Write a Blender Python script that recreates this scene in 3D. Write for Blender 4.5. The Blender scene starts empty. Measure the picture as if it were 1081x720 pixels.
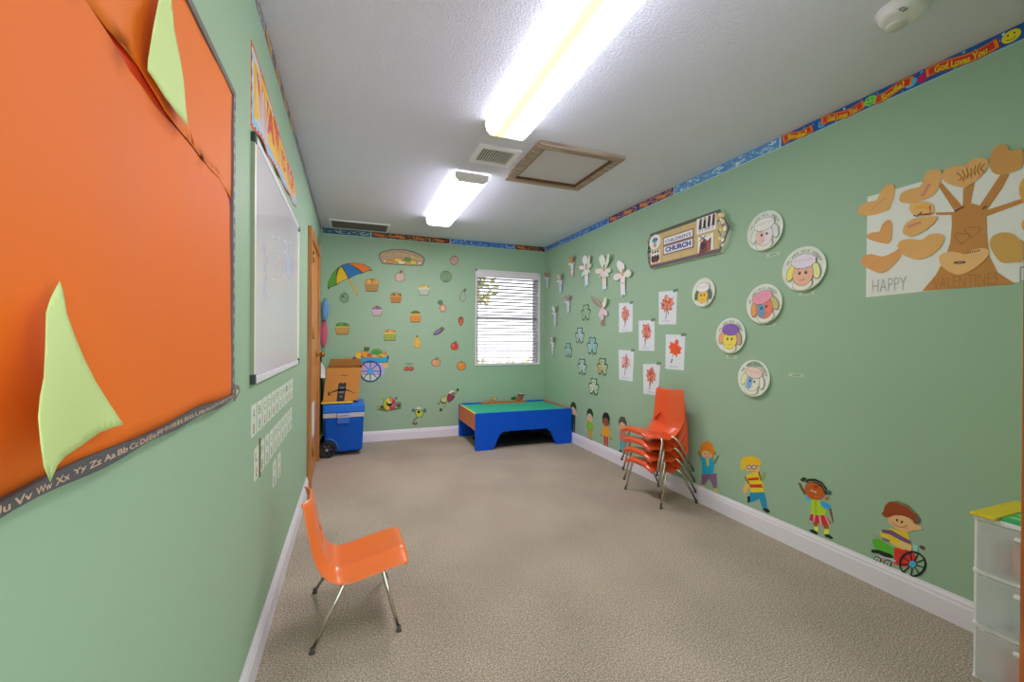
import bpy, bmesh, math, random
from mathutils import Vector, Matrix
PI = math.pi
rnd = random.Random(7)
SC = bpy.context.scene
COL = SC.collection

# ------------------------------------------------------------------ camera solved from the photograph
F, YAW, PIT, ROL = 451.6016, .3581, -.0035, .0068
XL, XR, CZ, D, H = -.3255, 2.4255, 1.2008, 5.2315, 2.44
fw = Vector((math.sin(YAW)*math.cos(PIT), math.cos(YAW)*math.cos(PIT), math.sin(PIT)))
rt = Vector((math.cos(YAW), -math.sin(YAW), 0)); up = rt.cross(fw)
R2 = rt*math.cos(ROL) + up*math.sin(ROL); U2 = -rt*math.sin(ROL) + up*math.cos(ROL)
CAM = Vector((0, 0, CZ))
cd = bpy.data.cameras.new('camera'); cam = bpy.data.objects.new('camera', cd); COL.objects.link(cam)
cd.sensor_width = 36; cd.lens = 36*F/1081; cd.clip_start = .02; cd.clip_end = 200
m3 = Matrix((R2, U2, -fw)).transposed()
cam.matrix_world = Matrix.Translation(CAM) @ m3.to_4x4()
SC.camera = cam

def U(ax, v, px, py):
    """where the sight line of a photo point meets the plane  coordinate[ax] = v"""
    d = fw + R2*((px-540.5)/F) - U2*((py-360)/F)
    return CAM + d*((v-CAM[ax])/d[ax])
def wall_uv(pl, px, py):
    if pl == 'R': p = U(0, XR, px, py); return (-p.y, p.z)
    if pl == 'L': p = U(0, XL, px, py); return (p.y, p.z)
    p = U(1, D, px, py); return (p.x, p.z)
def wall_xyz(pl, a, z, t):
    if pl == 'R': return Vector((XR-t, -a, z))
    if pl == 'L': return Vector((XL+t, a, z))
    return Vector((a, D-t, z))

# ------------------------------------------------------------------ materials
def lin(c):
    c /= 255
    return c/12.92 if c <= .04045 else ((c+.055)/1.055)**2.4
def rgb(h): return tuple(lin(int(h[i:i+2], 16)) for i in (0, 2, 4))
_M = {}
def lift(h, gain=None):
    """paint colour: the photo is exposed low, so its colours are lifted to real reflectances"""
    c = [x*(gain or GAIN) for x in rgb(h)]; k = max(1, max(c)/.88)
    return [x/k for x in c]
def M(h, rough=.6, var=.06, scale=40., bump=0., metal=0., spec=.4, gain=None, coat=0.):
    key = (h, rough, var, scale, bump, metal, spec, gain, coat)
    if key in _M: return _M[key]
    m = bpy.data.materials.new('paint_'+h); m.use_nodes = True
    nt = m.node_tree; b = nt.nodes['Principled BSDF']
    c = lift(h, gain)
    tc = nt.nodes.new('ShaderNodeTexCoord')
    nz = nt.nodes.new('ShaderNodeTexNoise'); nz.inputs['Scale'].default_value = scale; nz.inputs['Detail'].default_value = 4
    nt.links.new(tc.outputs['Object'], nz.inputs['Vector'])
    mx = nt.nodes.new('ShaderNodeMix'); mx.data_type = 'RGBA'
    mx.inputs[6].default_value = (*[x*(1-var) for x in c], 1); mx.inputs[7].default_value = (*[min(1, x*(1+var)) for x in c], 1)
    nt.links.new(nz.outputs['Fac'], mx.inputs[0]); nt.links.new(mx.outputs[2], b.inputs['Base Color'])
    b.inputs['Roughness'].default_value = rough; b.inputs['Metallic'].default_value = metal
    b.inputs['Specular IOR Level'].default_value = spec; b.inputs['Coat Weight'].default_value = coat
    if bump:
        bp = nt.nodes.new('ShaderNodeBump'); bp.inputs['Strength'].default_value = bump; bp.inputs['Distance'].default_value = .004
        nt.links.new(nz.outputs['Fac'], bp.inputs['Height']); nt.links.new(bp.outputs[0], b.inputs['Normal'])
    _M[key] = m
    return m

# ------------------------------------------------------------------ mesh builder
class MB:
    def __init__(s): s.v = []; s.f = []; s.fm = []; s.mats = []; s.sm = []
    def mi(s, m):
        if m not in s.mats: s.mats.append(m)
        return s.mats.index(m)
    def add(s, verts, faces, m, smooth=False):
        o = len(s.v); s.v += [Vector(v) for v in verts]; k = s.mi(m)
        for f in faces: s.f.append([i+o for i in f]); s.fm.append(k); s.sm.append(smooth)
        return s
    def box(s, a, b, m, bev=0):
        x0, y0, z0 = [min(a[i], b[i]) for i in range(3)]; x1, y1, z1 = [max(a[i], b[i]) for i in range(3)]
        if bev:
            bm = bmesh.new(); bmesh.ops.create_cube(bm, size=1)
            for v in bm.verts: v.co = Vector(((x0+x1)/2+v.co.x*(x1-x0), (y0+y1)/2+v.co.y*(y1-y0), (z0+z1)/2+v.co.z*(z1-z0)))
            bmesh.ops.bevel(bm, geom=bm.edges[:], offset=bev, segments=3, profile=.5, affect='EDGES')
            return s.bm(bm, m)
        V = [(x0,y0,z0),(x1,y0,z0),(x1,y1,z0),(x0,y1,z0),(x0,y0,z1),(x1,y0,z1),(x1,y1,z1),(x0,y1,z1)]
        return s.add(V, [(0,3,2,1),(4,5,6,7),(0,1,5,4),(1,2,6,5),(2,3,7,6),(3,0,4,7)], m)
    def bm(s, bm, m, smooth=False):
        bm.verts.ensure_lookup_table()
        for i, v in enumerate(bm.verts): v.index = i
        s.add([v.co.copy() for v in bm.verts], [[v.index for v in f.verts] for f in bm.faces], m, smooth); bm.free(); return s
    def tube(s, pts, r, m, n=10, caps=True):
        pts = [Vector(p) for p in pts]; rr = r if isinstance(r, (list, tuple)) else [r]*len(pts)
        V = []; Fc = []
        t0 = (pts[1]-pts[0]).normalized(); ref = Vector((0,0,1)) if abs(t0.z) < .9 else Vector((1,0,0))
        for i, p in enumerate(pts):
            t = (pts[min(i+1, len(pts)-1)]-pts[max(i-1, 0)]).normalized()
            a = t.cross(ref).normalized(); b = t.cross(a).normalized()
            V += [p+(a*math.cos(2*PI*k/n)+b*math.sin(2*PI*k/n))*rr[i] for k in range(n)]
        for i in range(len(pts)-1):
            for k in range(n): Fc.append((i*n+k, i*n+(k+1)%n, (i+1)*n+(k+1)%n, (i+1)*n+k))
        if caps: Fc.append(tuple(range(n-1, -1, -1))); Fc.append(tuple(range((len(pts)-1)*n, len(pts)*n)))
        return s.add(V, Fc, m, True)
    def lathe(s, prof, m, c=(0,0,0), axis='z', n=32, smooth=True):
        """prof = [(radius, height)]"""
        V = []; Fc = []; c = Vector(c)
        for r, h in prof:
            for k in range(n):
                x, y = r*math.cos(2*PI*k/n), r*math.sin(2*PI*k/n)
                V.append(c+Vector({'z': (x, y, h), 'x': (h, x, y), 'y': (x, h, y)}[axis]))
        for i in range(len(prof)-1):
            for k in range(n): Fc.append((i*n+k, i*n+(k+1)%n, (i+1)*n+(k+1)%n, (i+1)*n+k))
        if prof[0][0] > 1e-5: Fc.append(tuple(range(n-1, -1, -1)))
        if prof[-1][0] > 1e-5: Fc.append(tuple(range((len(prof)-1)*n, len(prof)*n)))
        return s.add(V, Fc, m, smooth)
    def prism(s, poly, d0, d1, m, axis='y'):
        """extrude a 2D polygon: axis y -> (x,z) polygon between y=d0,d1; axis x -> (y,z); axis z -> (x,y)"""
        def P(p, d): return {'y': (p[0], d, p[1]), 'x': (d, p[0], p[1]), 'z': (p[0], p[1], d)}[axis]
        n = len(poly)
        V = [P(p, d0) for p in poly]+[P(p, d1) for p in poly]
        Fc = [tuple(range(n)), tuple(range(2*n-1, n-1, -1))]+[(i, i+n, (i+1)%n+n, (i+1)%n) for i in range(n)]
        return s.add(V, Fc, m)
    def build(s, name, parent=None, loc=None, fix=True):
        loc = Vector(loc) if loc is not None else (Vector((0,0,0)) if parent is not None else None)
        if loc is None:
            lo = [min(v[i] for v in s.v) for i in range(3)]; hi = [max(v[i] for v in s.v) for i in range(3)]
            loc = Vector(((lo[0]+hi[0])/2, (lo[1]+hi[1])/2, lo[2]))
            off = loc
        else: off = loc if parent is None else Vector((0,0,0))
        me = bpy.data.meshes.new(name)
        me.from_pydata([v-off for v in s.v], [], s.f)
        for m in s.mats: me.materials.append(m)
        for p, k, q in zip(me.polygons, s.fm, s.sm): p.material_index = k; p.use_smooth = q
        if fix:
            bm = bmesh.new(); bm.from_mesh(me); bmesh.ops.recalc_face_normals(bm, faces=bm.faces[:]); bm.to_mesh(me); bm.free()
        o = bpy.data.objects.new(name, me); COL.objects.link(o)
        o.location = loc
        if parent is not None: o.parent = parent
        return o

def chaikin(P, n=2):
    for _ in range(n): P = [q for i in range(len(P)) for q in ((P[i][0]*.78+P[(i+1) % len(P)][0]*.22, P[i][1]*.78+P[(i+1) % len(P)][1]*.22), (P[i][0]*.22+P[(i+1) % len(P)][0]*.78, P[i][1]*.22+P[(i+1) % len(P)][1]*.78))]
    return P
def tag(o, label=None, cat=None, group=None, kind=None):
    if label: o['label'] = label
    if cat: o['category'] = cat
    if group: o['group'] = group
    if kind: o['kind'] = kind
    return o
def empty(name, loc, label, cat, group=None, rz=0):
    o = bpy.data.objects.new(name, None); COL.objects.link(o); o.location = loc; o.rotation_euler = (0, 0, rz)
    o.empty_display_size = .05
    return tag(o, label, cat, group)
def copy_tree(o, parent=None):
    c = o.copy(); COL.objects.link(c)
    if parent is not None: c.parent = parent
    for ch in [k for k in COL.objects if k.parent == o]: copy_tree(ch, c)
    return c

# ------------------------------------------------------------------ text to flat polygons
_T = {}
def text_tris(st, bold=.0):
    key = (st, bold)
    if key in _T: return _T[key]
    cu = bpy.data.curves.new('t', 'FONT'); cu.body = st; cu.size = 1; cu.offset = bold; cu.resolution_u = 3
    ob = bpy.data.objects.new('t', cu); COL.objects.link(ob)
    dg = bpy.context.evaluated_depsgraph_get(); dg.update()
    me = bpy.data.meshes.new_from_object(ob.evaluated_get(dg))
    V = [(v.co.x, v.co.y) for v in me.vertices]; Fc = [tuple(p.vertices) for p in me.polygons]
    bpy.data.objects.remove(ob); bpy.data.curves.remove(cu); bpy.data.meshes.remove(me)
    x0 = min(v[0] for v in V); x1 = max(v[0] for v in V); y0 = min(v[1] for v in V); y1 = max(v[1] for v in V)
    V = [((x-x0)/(x1-x0), (y-y0)/(y1-y0)) for x, y in V]
    _T[key] = (V, Fc, (x1-x0)/(y1-y0)); return _T[key]

# ------------------------------------------------------------------ things lying flat on a wall
class Dec:
    """layers of coloured paper / print on a wall plane; coordinates (a, z): a runs to the viewer's right along the wall"""
    STEP = .00025
    def __init__(s, pl, base=.0012, off=-.0003, rough=.5):
        s.pl = pl; s.base = base; s.off = off; s.mb = MB(); s.rough = rough; s.bend = None; s.cnt = 0
    def px(s, x, y): return wall_uv(s.pl, x, y)
    def M(s, c): return M(c, rough=s.rough) if isinstance(c, str) else c
    def raw(s, pts, c, L=0):
        """polygon in wall metres"""
        h1 = s.off+s.base+L*s.STEP+(s.cnt % 48)*4e-6; s.cnt += 1; h0 = s.off if L == 0 or not s.mb.v else h1-s.STEP*.9
        A = sum(pts[i][0]*pts[(i+1)%len(pts)][1]-pts[(i+1)%len(pts)][0]*pts[i][1] for i in range(len(pts)))
        if A < 0: pts = pts[::-1]
        n = len(pts); b = s.bend or (lambda a, z: 0)
        V = [wall_xyz(s.pl, a, z, h1+b(a, z)) for a, z in pts]+[wall_xyz(s.pl, a, z, h0+b(a, z)) for a, z in pts]
        Fc = [tuple(range(n))]+[(i, i+n, (i+1)%n+n, (i+1)%n) for i in range(n)]
        if L == 0: Fc.append(tuple(range(2*n-1, n-1, -1)))
        s.mb.add(V, Fc, s.M(c)); return s
    def poly(s, pts, c, L=0): return s.raw([s.px(*p) for p in pts], c, L)
    def ell(s, cx, cy, rx, ry, c, L=1, rot=0, n=22, a0=0, a1=2*PI):
        ca, sa = math.cos(rot), math.sin(rot); P = []
        full = abs(a1-a0-2*PI) < 1e-6
        for k in range(n if full else n+1):
            t = a0+(a1-a0)*k/n; x, y = rx*math.cos(t), ry*math.sin(t)
            P.append((cx+x*ca-y*sa, cy+x*sa+y*ca))
        return s.poly(P, c, L)
    def mell(s, a, z, ra, rz, c, L=1, rot=0, n=22):
        ca, sa = math.cos(rot), math.sin(rot)
        return s.raw([(a+ra*math.cos(t)*ca-rz*math.sin(t)*sa, z+ra*math.cos(t)*sa+rz*math.sin(t)*ca) for t in [2*PI*k/n for k in range(n)]], c, L)
    def mstroke(s, P, w, c, L=1):
        Lf, Rt = [], []
        for i, p in enumerate(P):
            q0 = P[max(i-1, 0)]; q1 = P[min(i+1, len(P)-1)]
            dx, dy = q1[0]-q0[0], q1[1]-q0[1]; l = math.hypot(dx, dy) or 1
            nx, ny = -dy/l*w/2, dx/l*w/2
            Lf.append((p[0]+nx, p[1]+ny)); Rt.append((p[0]-nx, p[1]-ny))
        for i in range(len(P)-1): s.raw([Lf[i], Lf[i+1], Rt[i+1], Rt[i]], c, L)
        return s
    def stroke(s, pts, wpx, c, L=1):
        P = [s.px(*p) for p in pts]; mid = pts[len(pts)//2]
        q0 = s.px(mid[0], mid[1]-.5); q1 = s.px(mid[0], mid[1]+.5)
        return s.mstroke(P, wpx*math.hypot(q0[0]-q1[0], q0[1]-q1[1]), c, L)
    def mring(s, a, z, r0, r1, c, L=1, n=28, sx=1.):
        for k in range(n):
            t0, t1 = 2*PI*k/n, 2*PI*(k+1)/n
            s.raw([(a+sx*r*math.cos(t), z+r*math.sin(t)) for r, t in ((r0, t0), (r1, t0), (r1, t1), (r0, t1))], c, L)
        return s
    def text(s, st, a, z, h, c, L=1, w=None, bold=0., slope=0., arc=None):
        """lower left corner (a,z), height h, width w (natural if None); arc(u)->dz bends the line"""
        V, Fc, asp = text_tris(st, bold); w = w or h*asp
        t = s.off+s.base+L*s.STEP+(s.cnt % 48)*4e-6; s.cnt += 1; b = s.bend or (lambda a, z: 0)
        P = []
        for u, v in V:
            aa = a+u*w; zz = z+v*h+slope*u*w+(arc(u) if arc else 0)
            P.append(wall_xyz(s.pl, aa, zz, t+b(aa, zz)))
        s.mb.add(P, Fc, s.M(c)); return s
    def build(s, name, label=None, cat=None, group=None, parent=None):
        lo = [min(v[i] for v in s.mb.v) for i in range(3)]; hi = [max(v[i] for v in s.mb.v) for i in range(3)]
        loc = Vector([(lo[i]+hi[i])/2 for i in range(3)])
        o = s.mb.build(name, loc=loc, fix=False)
        if parent is not None:
            o.parent = parent; o.location = loc-parent.location
        return tag(o, label, cat, group)
GAIN = 1.42
WALL_HEX = '88a68a'; CEIL_HEX = 'cfd1dc'; CARP = ('4e483c', '908878', 'd0c6b4')
LP1, LC1 = 6.9, [(.0, (.97, .9, 1.3)), (.14, (1, .9, 1.2)), (.19, (1, .75, .12)), (.23, (1, .68, .065)), (.30, (1, .64, .05)), (.36, (1, .64, .05)), (.43, (1, .70, .07)), (.47, (1, .8, .12)), (.54, (.97, .92, 1.25)), (.72, (.97, .95, 1.35)), (1, (.9, .88, 1.3))]
LP2, LC2 = 15.0, [(.0, (.87, .8, 1.15)), (.35, (1, .84, .95)), (.55, (1, .82, .8)), (1, (.92, .84, 1.2))]
LPS = 3.0
WORLD = (1.25, 1.4); EXPO = 1.06
# ================================================================== THE ROOM
def nodes(name):
    m = bpy.data.materials.new(name); m.use_nodes = True
    return m, m.node_tree, m.node_tree.nodes['Principled BSDF']
def room_paint(name, h, scale, bump, dist, rough=.55, var=.04):
    m, nt, b = nodes(name); c = lift(h)
    tc = nt.nodes.new('ShaderNodeTexCoord')
    n1 = nt.nodes.new('ShaderNodeTexNoise'); n1.inputs['Scale'].default_value = scale; n1.inputs['Detail'].default_value = 5
    n2 = nt.nodes.new('ShaderNodeTexNoise'); n2.inputs['Scale'].default_value = 1.3; n2.inputs['Detail'].default_value = 3
    for n in (n1, n2): nt.links.new(tc.outputs['Object'], n.inputs['Vector'])
    mx = nt.nodes.new('ShaderNodeMix'); mx.data_type = 'RGBA'
    mx.inputs[6].default_value = (*[x*(1-var) for x in c], 1); mx.inputs[7].default_value = (*[x*(1+var) for x in c], 1)
    nt.links.new(n2.outputs['Fac'], mx.inputs[0]); nt.links.new(mx.outputs[2], b.inputs['Base Color'])
    bp = nt.nodes.new('ShaderNodeBump'); bp.inputs['Strength'].default_value = bump; bp.inputs['Distance'].default_value = dist
    nt.links.new(n1.outputs['Fac'], bp.inputs['Height']); nt.links.new(bp.outputs[0], b.inputs['Normal'])
    b.inputs['Roughness'].default_value = rough; b.inputs['Specular IOR Level'].default_value = .3
    return m
WALLM = room_paint('green_wall_paint', WALL_HEX, 90, .15, .003)
# stippled ceiling plaster, smoother on the repaired right side
def ceiling_mat():
    m, nt, b = nodes('stippled_ceiling'); c = lift(CEIL_HEX)
    tc = nt.nodes.new('ShaderNodeTexCoord')
    vo = nt.nodes.new('ShaderNodeTexNoise'); vo.inputs['Scale'].default_value = 110; vo.inputs['Detail'].default_value = 3; vo.inputs['Roughness'].default_value = .6
    big = nt.nodes.new('ShaderNodeTexNoise'); big.inputs['Scale'].default_value = 2.2; big.inputs['Detail'].default_value = 4
    for n in (vo, big): nt.links.new(tc.outputs['Object'], n.inputs['Vector'])
    rp = nt.nodes.new('ShaderNodeValToRGB'); rp.color_ramp.elements[0].position = .42; rp.color_ramp.elements[1].position = .62
    nt.links.new(vo.outputs['Fac'], rp.inputs['Fac'])
    sx = nt.nodes.new('ShaderNodeSeparateXYZ'); nt.links.new(tc.outputs['Object'], sx.inputs[0])
    mr = nt.nodes.new('ShaderNodeMapRange'); mr.inputs[1].default_value = 0.75; mr.inputs[2].default_value = 1.15; mr.inputs[3].default_value = 1; mr.inputs[4].default_value = .16
    nt.links.new(sx.outputs['X'], mr.inputs[0])
    mu = nt.nodes.new('ShaderNodeMath'); mu.operation = 'MULTIPLY'
    nt.links.new(rp.outputs[0], mu.inputs[0]); nt.links.new(mr.outputs[0], mu.inputs[1])
    mx = nt.nodes.new('ShaderNodeMix'); mx.data_type = 'RGBA'
    mx.inputs[6].default_value = (*[x*.95 for x in c], 1); mx.inputs[7].default_value = (*[x*1.05 for x in c], 1)
    nt.links.new(big.outputs['Fac'], mx.inputs[0]); nt.links.new(mx.outputs[2], b.inputs['Base Color'])
    bp = nt.nodes.new('ShaderNodeBump'); bp.inputs['Strength'].default_value = .55; bp.inputs['Distance'].default_value = .005
    nt.links.new(mu.outputs[0], bp.inputs['Height']); nt.links.new(bp.outputs[0], b.inputs['Normal'])
    b.inputs['Roughness'].default_value = .8; b.inputs['Specular IOR Level'].default_value = .2
    return m
def carpet_mat():
    m, nt, b = nodes('loop_carpet')
    tc = nt.nodes.new('ShaderNodeTexCoord')
    n1 = nt.nodes.new('ShaderNodeTexNoise'); n1.inputs['Scale'].default_value = 170; n1.inputs['Detail'].default_value = 4; n1.inputs['Roughness'].default_value = .7
    n2 = nt.nodes.new('ShaderNodeTexNoise'); n2.inputs['Scale'].default_value = 2.0; n2.inputs['Detail'].default_value = 4
    for n in (n1, n2): nt.links.new(tc.outputs['Object'], n.inputs['Vector'])
    rp = nt.nodes.new('ShaderNodeValToRGB'); e = rp.color_ramp.elements
    e[0].position = .30; e[0].color = (*lift(CARP[0]), 1); e[1].position = .70; e[1].color = (*lift(CARP[2]), 1)
    k = e.new(.5); k.color = (*lift(CARP[1]), 1)
    nt.links.new(n1.outputs['Fac'], rp.inputs['Fac'])
    mr = nt.nodes.new('ShaderNodeMapRange'); mr.inputs[1].default_value = .3; mr.inputs[2].default_value = .7; mr.inputs[3].default_value = .88; mr.inputs[4].default_value = 1.1
    nt.links.new(n2.outputs['Fac'], mr.inputs[0])
    mx = nt.nodes.new('ShaderNodeVectorMath'); mx.operation = 'SCALE'
    nt.links.new(rp.outputs[0], mx.inputs[0]); nt.links.new(mr.outputs[0], mx.inputs['Scale'])
    nt.links.new(mx.outputs[0], b.inputs['Base Color'])
    bp = nt.nodes.new('ShaderNodeBump'); bp.inputs['Strength'].default_value = .35; bp.inputs['Distance'].default_value = .003
    nt.links.new(n1.outputs['Fac'], bp.inputs['Height']); nt.links.new(bp.outputs[0], b.inputs['Normal'])
    b.inputs['Roughness'].default_value = .95; b.inputs['Specular IOR Level'].default_value = .1
    return m
def wood_mat(name, h0, h1, scale=3, axis=2, rough=.4):
    m, nt, b = nodes(name)
    tc = nt.nodes.new('ShaderNodeTexCoord'); mp = nt.nodes.new('ShaderNodeMapping')
    s = [scale*7]*3; s[axis] = scale*.5; mp.inputs['Scale'].default_value = s
    n1 = nt.nodes.new('ShaderNodeTexNoise'); n1.inputs['Scale'].default_value = 2; n1.inputs['Detail'].default_value = 6; n1.inputs['Distortion'].default_value = .6
    nt.links.new(tc.outputs['Object'], mp.inputs[0]); nt.links.new(mp.outputs[0], n1.inputs['Vector'])
    rp = nt.nodes.new('ShaderNodeValToRGB'); e = rp.color_ramp.elements
    e[0].position = .35; e[0].color = (*lift(h0), 1); e[1].position = .65; e[1].color = (*lift(h1), 1)
    nt.links.new(n1.outputs['Fac'], rp.inputs['Fac']); nt.links.new(rp.outputs[0], b.inputs['Base Color'])
    b.inputs['Roughness'].default_value = rough
    return m
WHITE = M('e6e6ea', .45, .02); TRIMW = M('dedee4', .4, .02)
Y0 = -.9                                                   # the room runs on behind the camera to its open entrance
MB().box((XL-.12, Y0, -.1), (XR+.12, D+.12, 0), carpet_mat()).build('floor')['kind'] = 'structure'
ceil = MB().box((XL-.12, Y0, H), (XR+.12, D+.12, H+.1), ceiling_mat()).build('ceiling', loc=(0, 0, 0)); ceil['kind'] = 'structure'
MB().box((XL-.12, Y0, 0), (XL, D+.12, H), WALLM).build('wall_left')['kind'] = 'structure'
MB().box((XR, Y0, 0), (XR+.12, D+.12, H), WALLM).build('wall_right')['kind'] = 'structure'
WX0, WX1, WZ0, WZ1 = 1.462, 2.355, .868, 2.088
wb = MB()
wb.box((XL, D, 0), (WX0, D+.12, H), WALLM).box((WX1, D, 0), (XR, D+.12, H), WALLM)
wb.box((WX0, D, 0), (WX1, D+.12, WZ0), WALLM).box((WX0, D, WZ1), (WX1, D+.12, H), WALLM)
wb.build('wall_back', fix=False)['kind'] = 'structure'
JX = 1.424
MB().box((JX+.02, .38, 0), (XR, .5, H), WALLM).build('wall_near')['kind'] = 'structure'
JW = wood_mat('orange_wood', '6e3410', '9c5420')
MB().box((JX, .37, 0), (JX+.02, .502, H), JW).build('trim_1')['kind'] = 'structure'
# baseboards, moulded profile
def bb(name, a, b, nrm, hh=.123, th=.014):
    a, b, nrm = Vector(a), Vector(b), Vector(nrm)
    prof = [(0, 0), (th, 0), (th, hh*.70), (th*.75, hh*.76), (th*.75, hh*.84), (th*.35, hh*.93), (th*.2, hh), (0, hh)]
    V = [p+nrm*t+Vector((0, 0, z)) for p in (a, b) for t, z in prof]; n = len(prof)
    Fc = [tuple(range(n)), tuple(range(2*n-1, n-1, -1))]+[(i, i+n, (i+1)%n+n, (i+1)%n) for i in range(n)]
    MB().add(V, Fc, TRIMW).build(name)['kind'] = 'structure'
bb('baseboard_left', (XL, Y0, 0), (XL, 3.675, 0), (1, 0, 0))
bb('baseboard_left', (XL, 4.645, 0), (XL, D, 0), (1, 0, 0))
bb('baseboard_right', (XR, .5, 0), (XR, D, 0), (-1, 0, 0))
bb('baseboard_back', (XL, D, 0), (XR, D, 0), (0, -1, 0))

# ---------------------------------------------------------------- window
win = MB()
fwm = M('f2f2f4', .35, .02)
for a, b in (((WX0, D+.0, WZ0), (WX0+.018, D+.12, WZ1)), ((WX1-.018, D, WZ0), (WX1, D+.12, WZ1)),
             ((WX0, D, WZ1-.018), (WX1, D+.12, WZ1)), ((WX0, D-.012, WZ0), (WX1, D+.12, WZ0+.022)),
             ((WX0+.018, D+.085, (WZ0+WZ1)/2-.02), (WX1-.018, D+.115, (WZ0+WZ1)/2+.02)),
             ((WX0+.018, D+.085, WZ0+.022), (WX0+.058, D+.115, WZ1-.018)), ((WX1-.058, D+.085, WZ0+.022), (WX1-.018, D+.115, WZ1-.018))):
    win.box(a, b, fwm)
w1 = win.build('window_1', fix=False); w1['kind'] = 'structure'
gm, nt, b = nodes('window_glass'); b.inputs['Transmission Weight'].default_value = 1; b.inputs['Roughness'].default_value = 0; b.inputs['IOR'].default_value = 1.02; b.inputs['Base Color'].default_value = (.97, 1, .98, 1)
pane = MB().box((WX0+.05, D+.098, WZ0+.02), (WX1-.05, D+.102, WZ1-.018), gm).build('pane', fix=False, loc=(0, 0, 0)); pane.parent = w1; pane.location = -w1.location
# venetian blind
bl = empty('window_blind', ((WX0+WX1)/2, D+.035, WZ1-.02), 'white horizontal slat blind hanging in the back wall window', 'blind')
bw = (WX1-WX0)/2-.022
def rel(o, par): o.parent = par; return o
hr = MB().box((-bw, -.03, -.05), (bw, .025, 0), M('c8c6ce', .4, .02), .004); hr.build('headrail', bl)
MB().box((-bw, -.034, -.075), (bw, -.030, 0.0), M('d2d0d6', .4, .02)).build('valance', bl)
sl = MB(); slm = M('eeeef2', .4, .01).copy(); slm.name = 'blind_slat'
_nt = slm.node_tree; _b = _nt.nodes['Principled BSDF']; _tl = _nt.nodes.new('ShaderNodeBsdfTranslucent'); _tl.inputs['Color'].default_value = (.95, .95, .97, 1)
_mx = _nt.nodes.new('ShaderNodeMixShader'); _mx.inputs[0].default_value = .65
_nt.links.new(_b.outputs[0], _mx.inputs[1]); _nt.links.new(_tl.outputs[0], _mx.inputs[2]); _nt.links.new(_mx.outputs[0], _nt.nodes['Material Output'].inputs[0])
npitch = 26; top = -.085; bot = -(WZ1-WZ0)+.075; pit = (top-bot)/(npitch-1)
for i in range(npitch):
    z = top-i*pit; hw, tl = .0245, math.radians(-14)
    V = []
    for x in (-bw, bw):
        for k in range(4):
            u = -1+2*k/3; yy = u*hw*math.cos(tl); zz = z+u*hw*math.sin(tl)+.0025*(1-u*u)
            V.append((x, yy, zz))
        for k in range(3, -1, -1):
            u = -1+2*k/3; yy = u*hw*math.cos(tl); zz = z+u*hw*math.sin(tl)+.0025*(1-u*u)-.0025
            V.append((x, yy, zz))
    sl.add(V, [tuple(range(8)), tuple(range(15, 7, -1))]+[(k, k+8, (k+1)%8+8, (k+1)%8) for k in range(8)], slm)
sl.build('slats', bl)
MB().box((-bw, -.022, bot-.045), (bw, .022, bot-.028), M('dcdae0', .4, .02), .003).build('bottom_rail', bl)
cords = MB()
for x in (-bw*.72, 0, bw*.72):
    for y in (-.026, .026): cords.tube([(x, y, -.05), (x, y, bot-.03)], .0012, M('e4e4e4', .7), 5)
cords.build('ladder_cords', bl)
MB().tube([(bw*.8, -.034, -.06), (bw*.8, -.036, -.75)], .004, M('c4c4c8', .3), 8).build('tilt_wand', bl)

# ---------------------------------------------------------------- outside the window
MB().box((-6, D+.3, -.35), (9, D+14, -.25), M('c8b89c', .9, .15, 4)).build('ground')['kind'] = 'structure'
hd = MB(); hm = [M('8c8c58', .8, .2, 9), M('74804e', .8, .2, 9), M('a09a6c', .8, .2, 9)]
for i in range(900):
    c = Vector((rnd.uniform(-1.5, 4.5), D+rnd.uniform(3.4, 4.3), rnd.uniform(-.2, .75)))
    a = Vector((rnd.gauss(0, 1), rnd.gauss(0, 1), rnd.gauss(0, 1))).normalized()*.08; b2 = a.orthogonal().normalized()*.05
    hd.add([c-a, c-b2, c+a, c+b2], [(0, 1, 2, 3)], hm[i % 3])
tag(hd.build('hedge', fix=False), 'yellow green hedge growing outside the window behind the blind', 'hedge')
tr = empty('garden_tree', (2.2, D+7, -.25), 'pale leafy tree standing far outside behind the window blind', 'tree')
MB().tube([(0, 0, 0), (.05, 0, 1.2), (0, .05, 2.4)], [.16, .12, .08], M('6b5440', .9), 10).build('trunk', tr)
cr = MB()
for i in range(900):
    d = Vector((rnd.gauss(0, 1), rnd.gauss(0, 1), rnd.gauss(0, 1))).normalized()
    c = Vector((0, 0, 3.1))+Vector((d.x*1.9, d.y*1.2, d.z*1.1))*rnd.uniform(.5, 1)
    a = Vector((rnd.gauss(0, 1), rnd.gauss(0, 1), rnd.gauss(0, 1))).normalized()*.16; b2 = a.orthogonal().normalized()*.1
    cr.add([c-a, c-b2, c+a, c+b2], [(0, 1, 2, 3)], hm[(i+1) % 3])
cr.build('crown', tr, fix=False)

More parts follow.
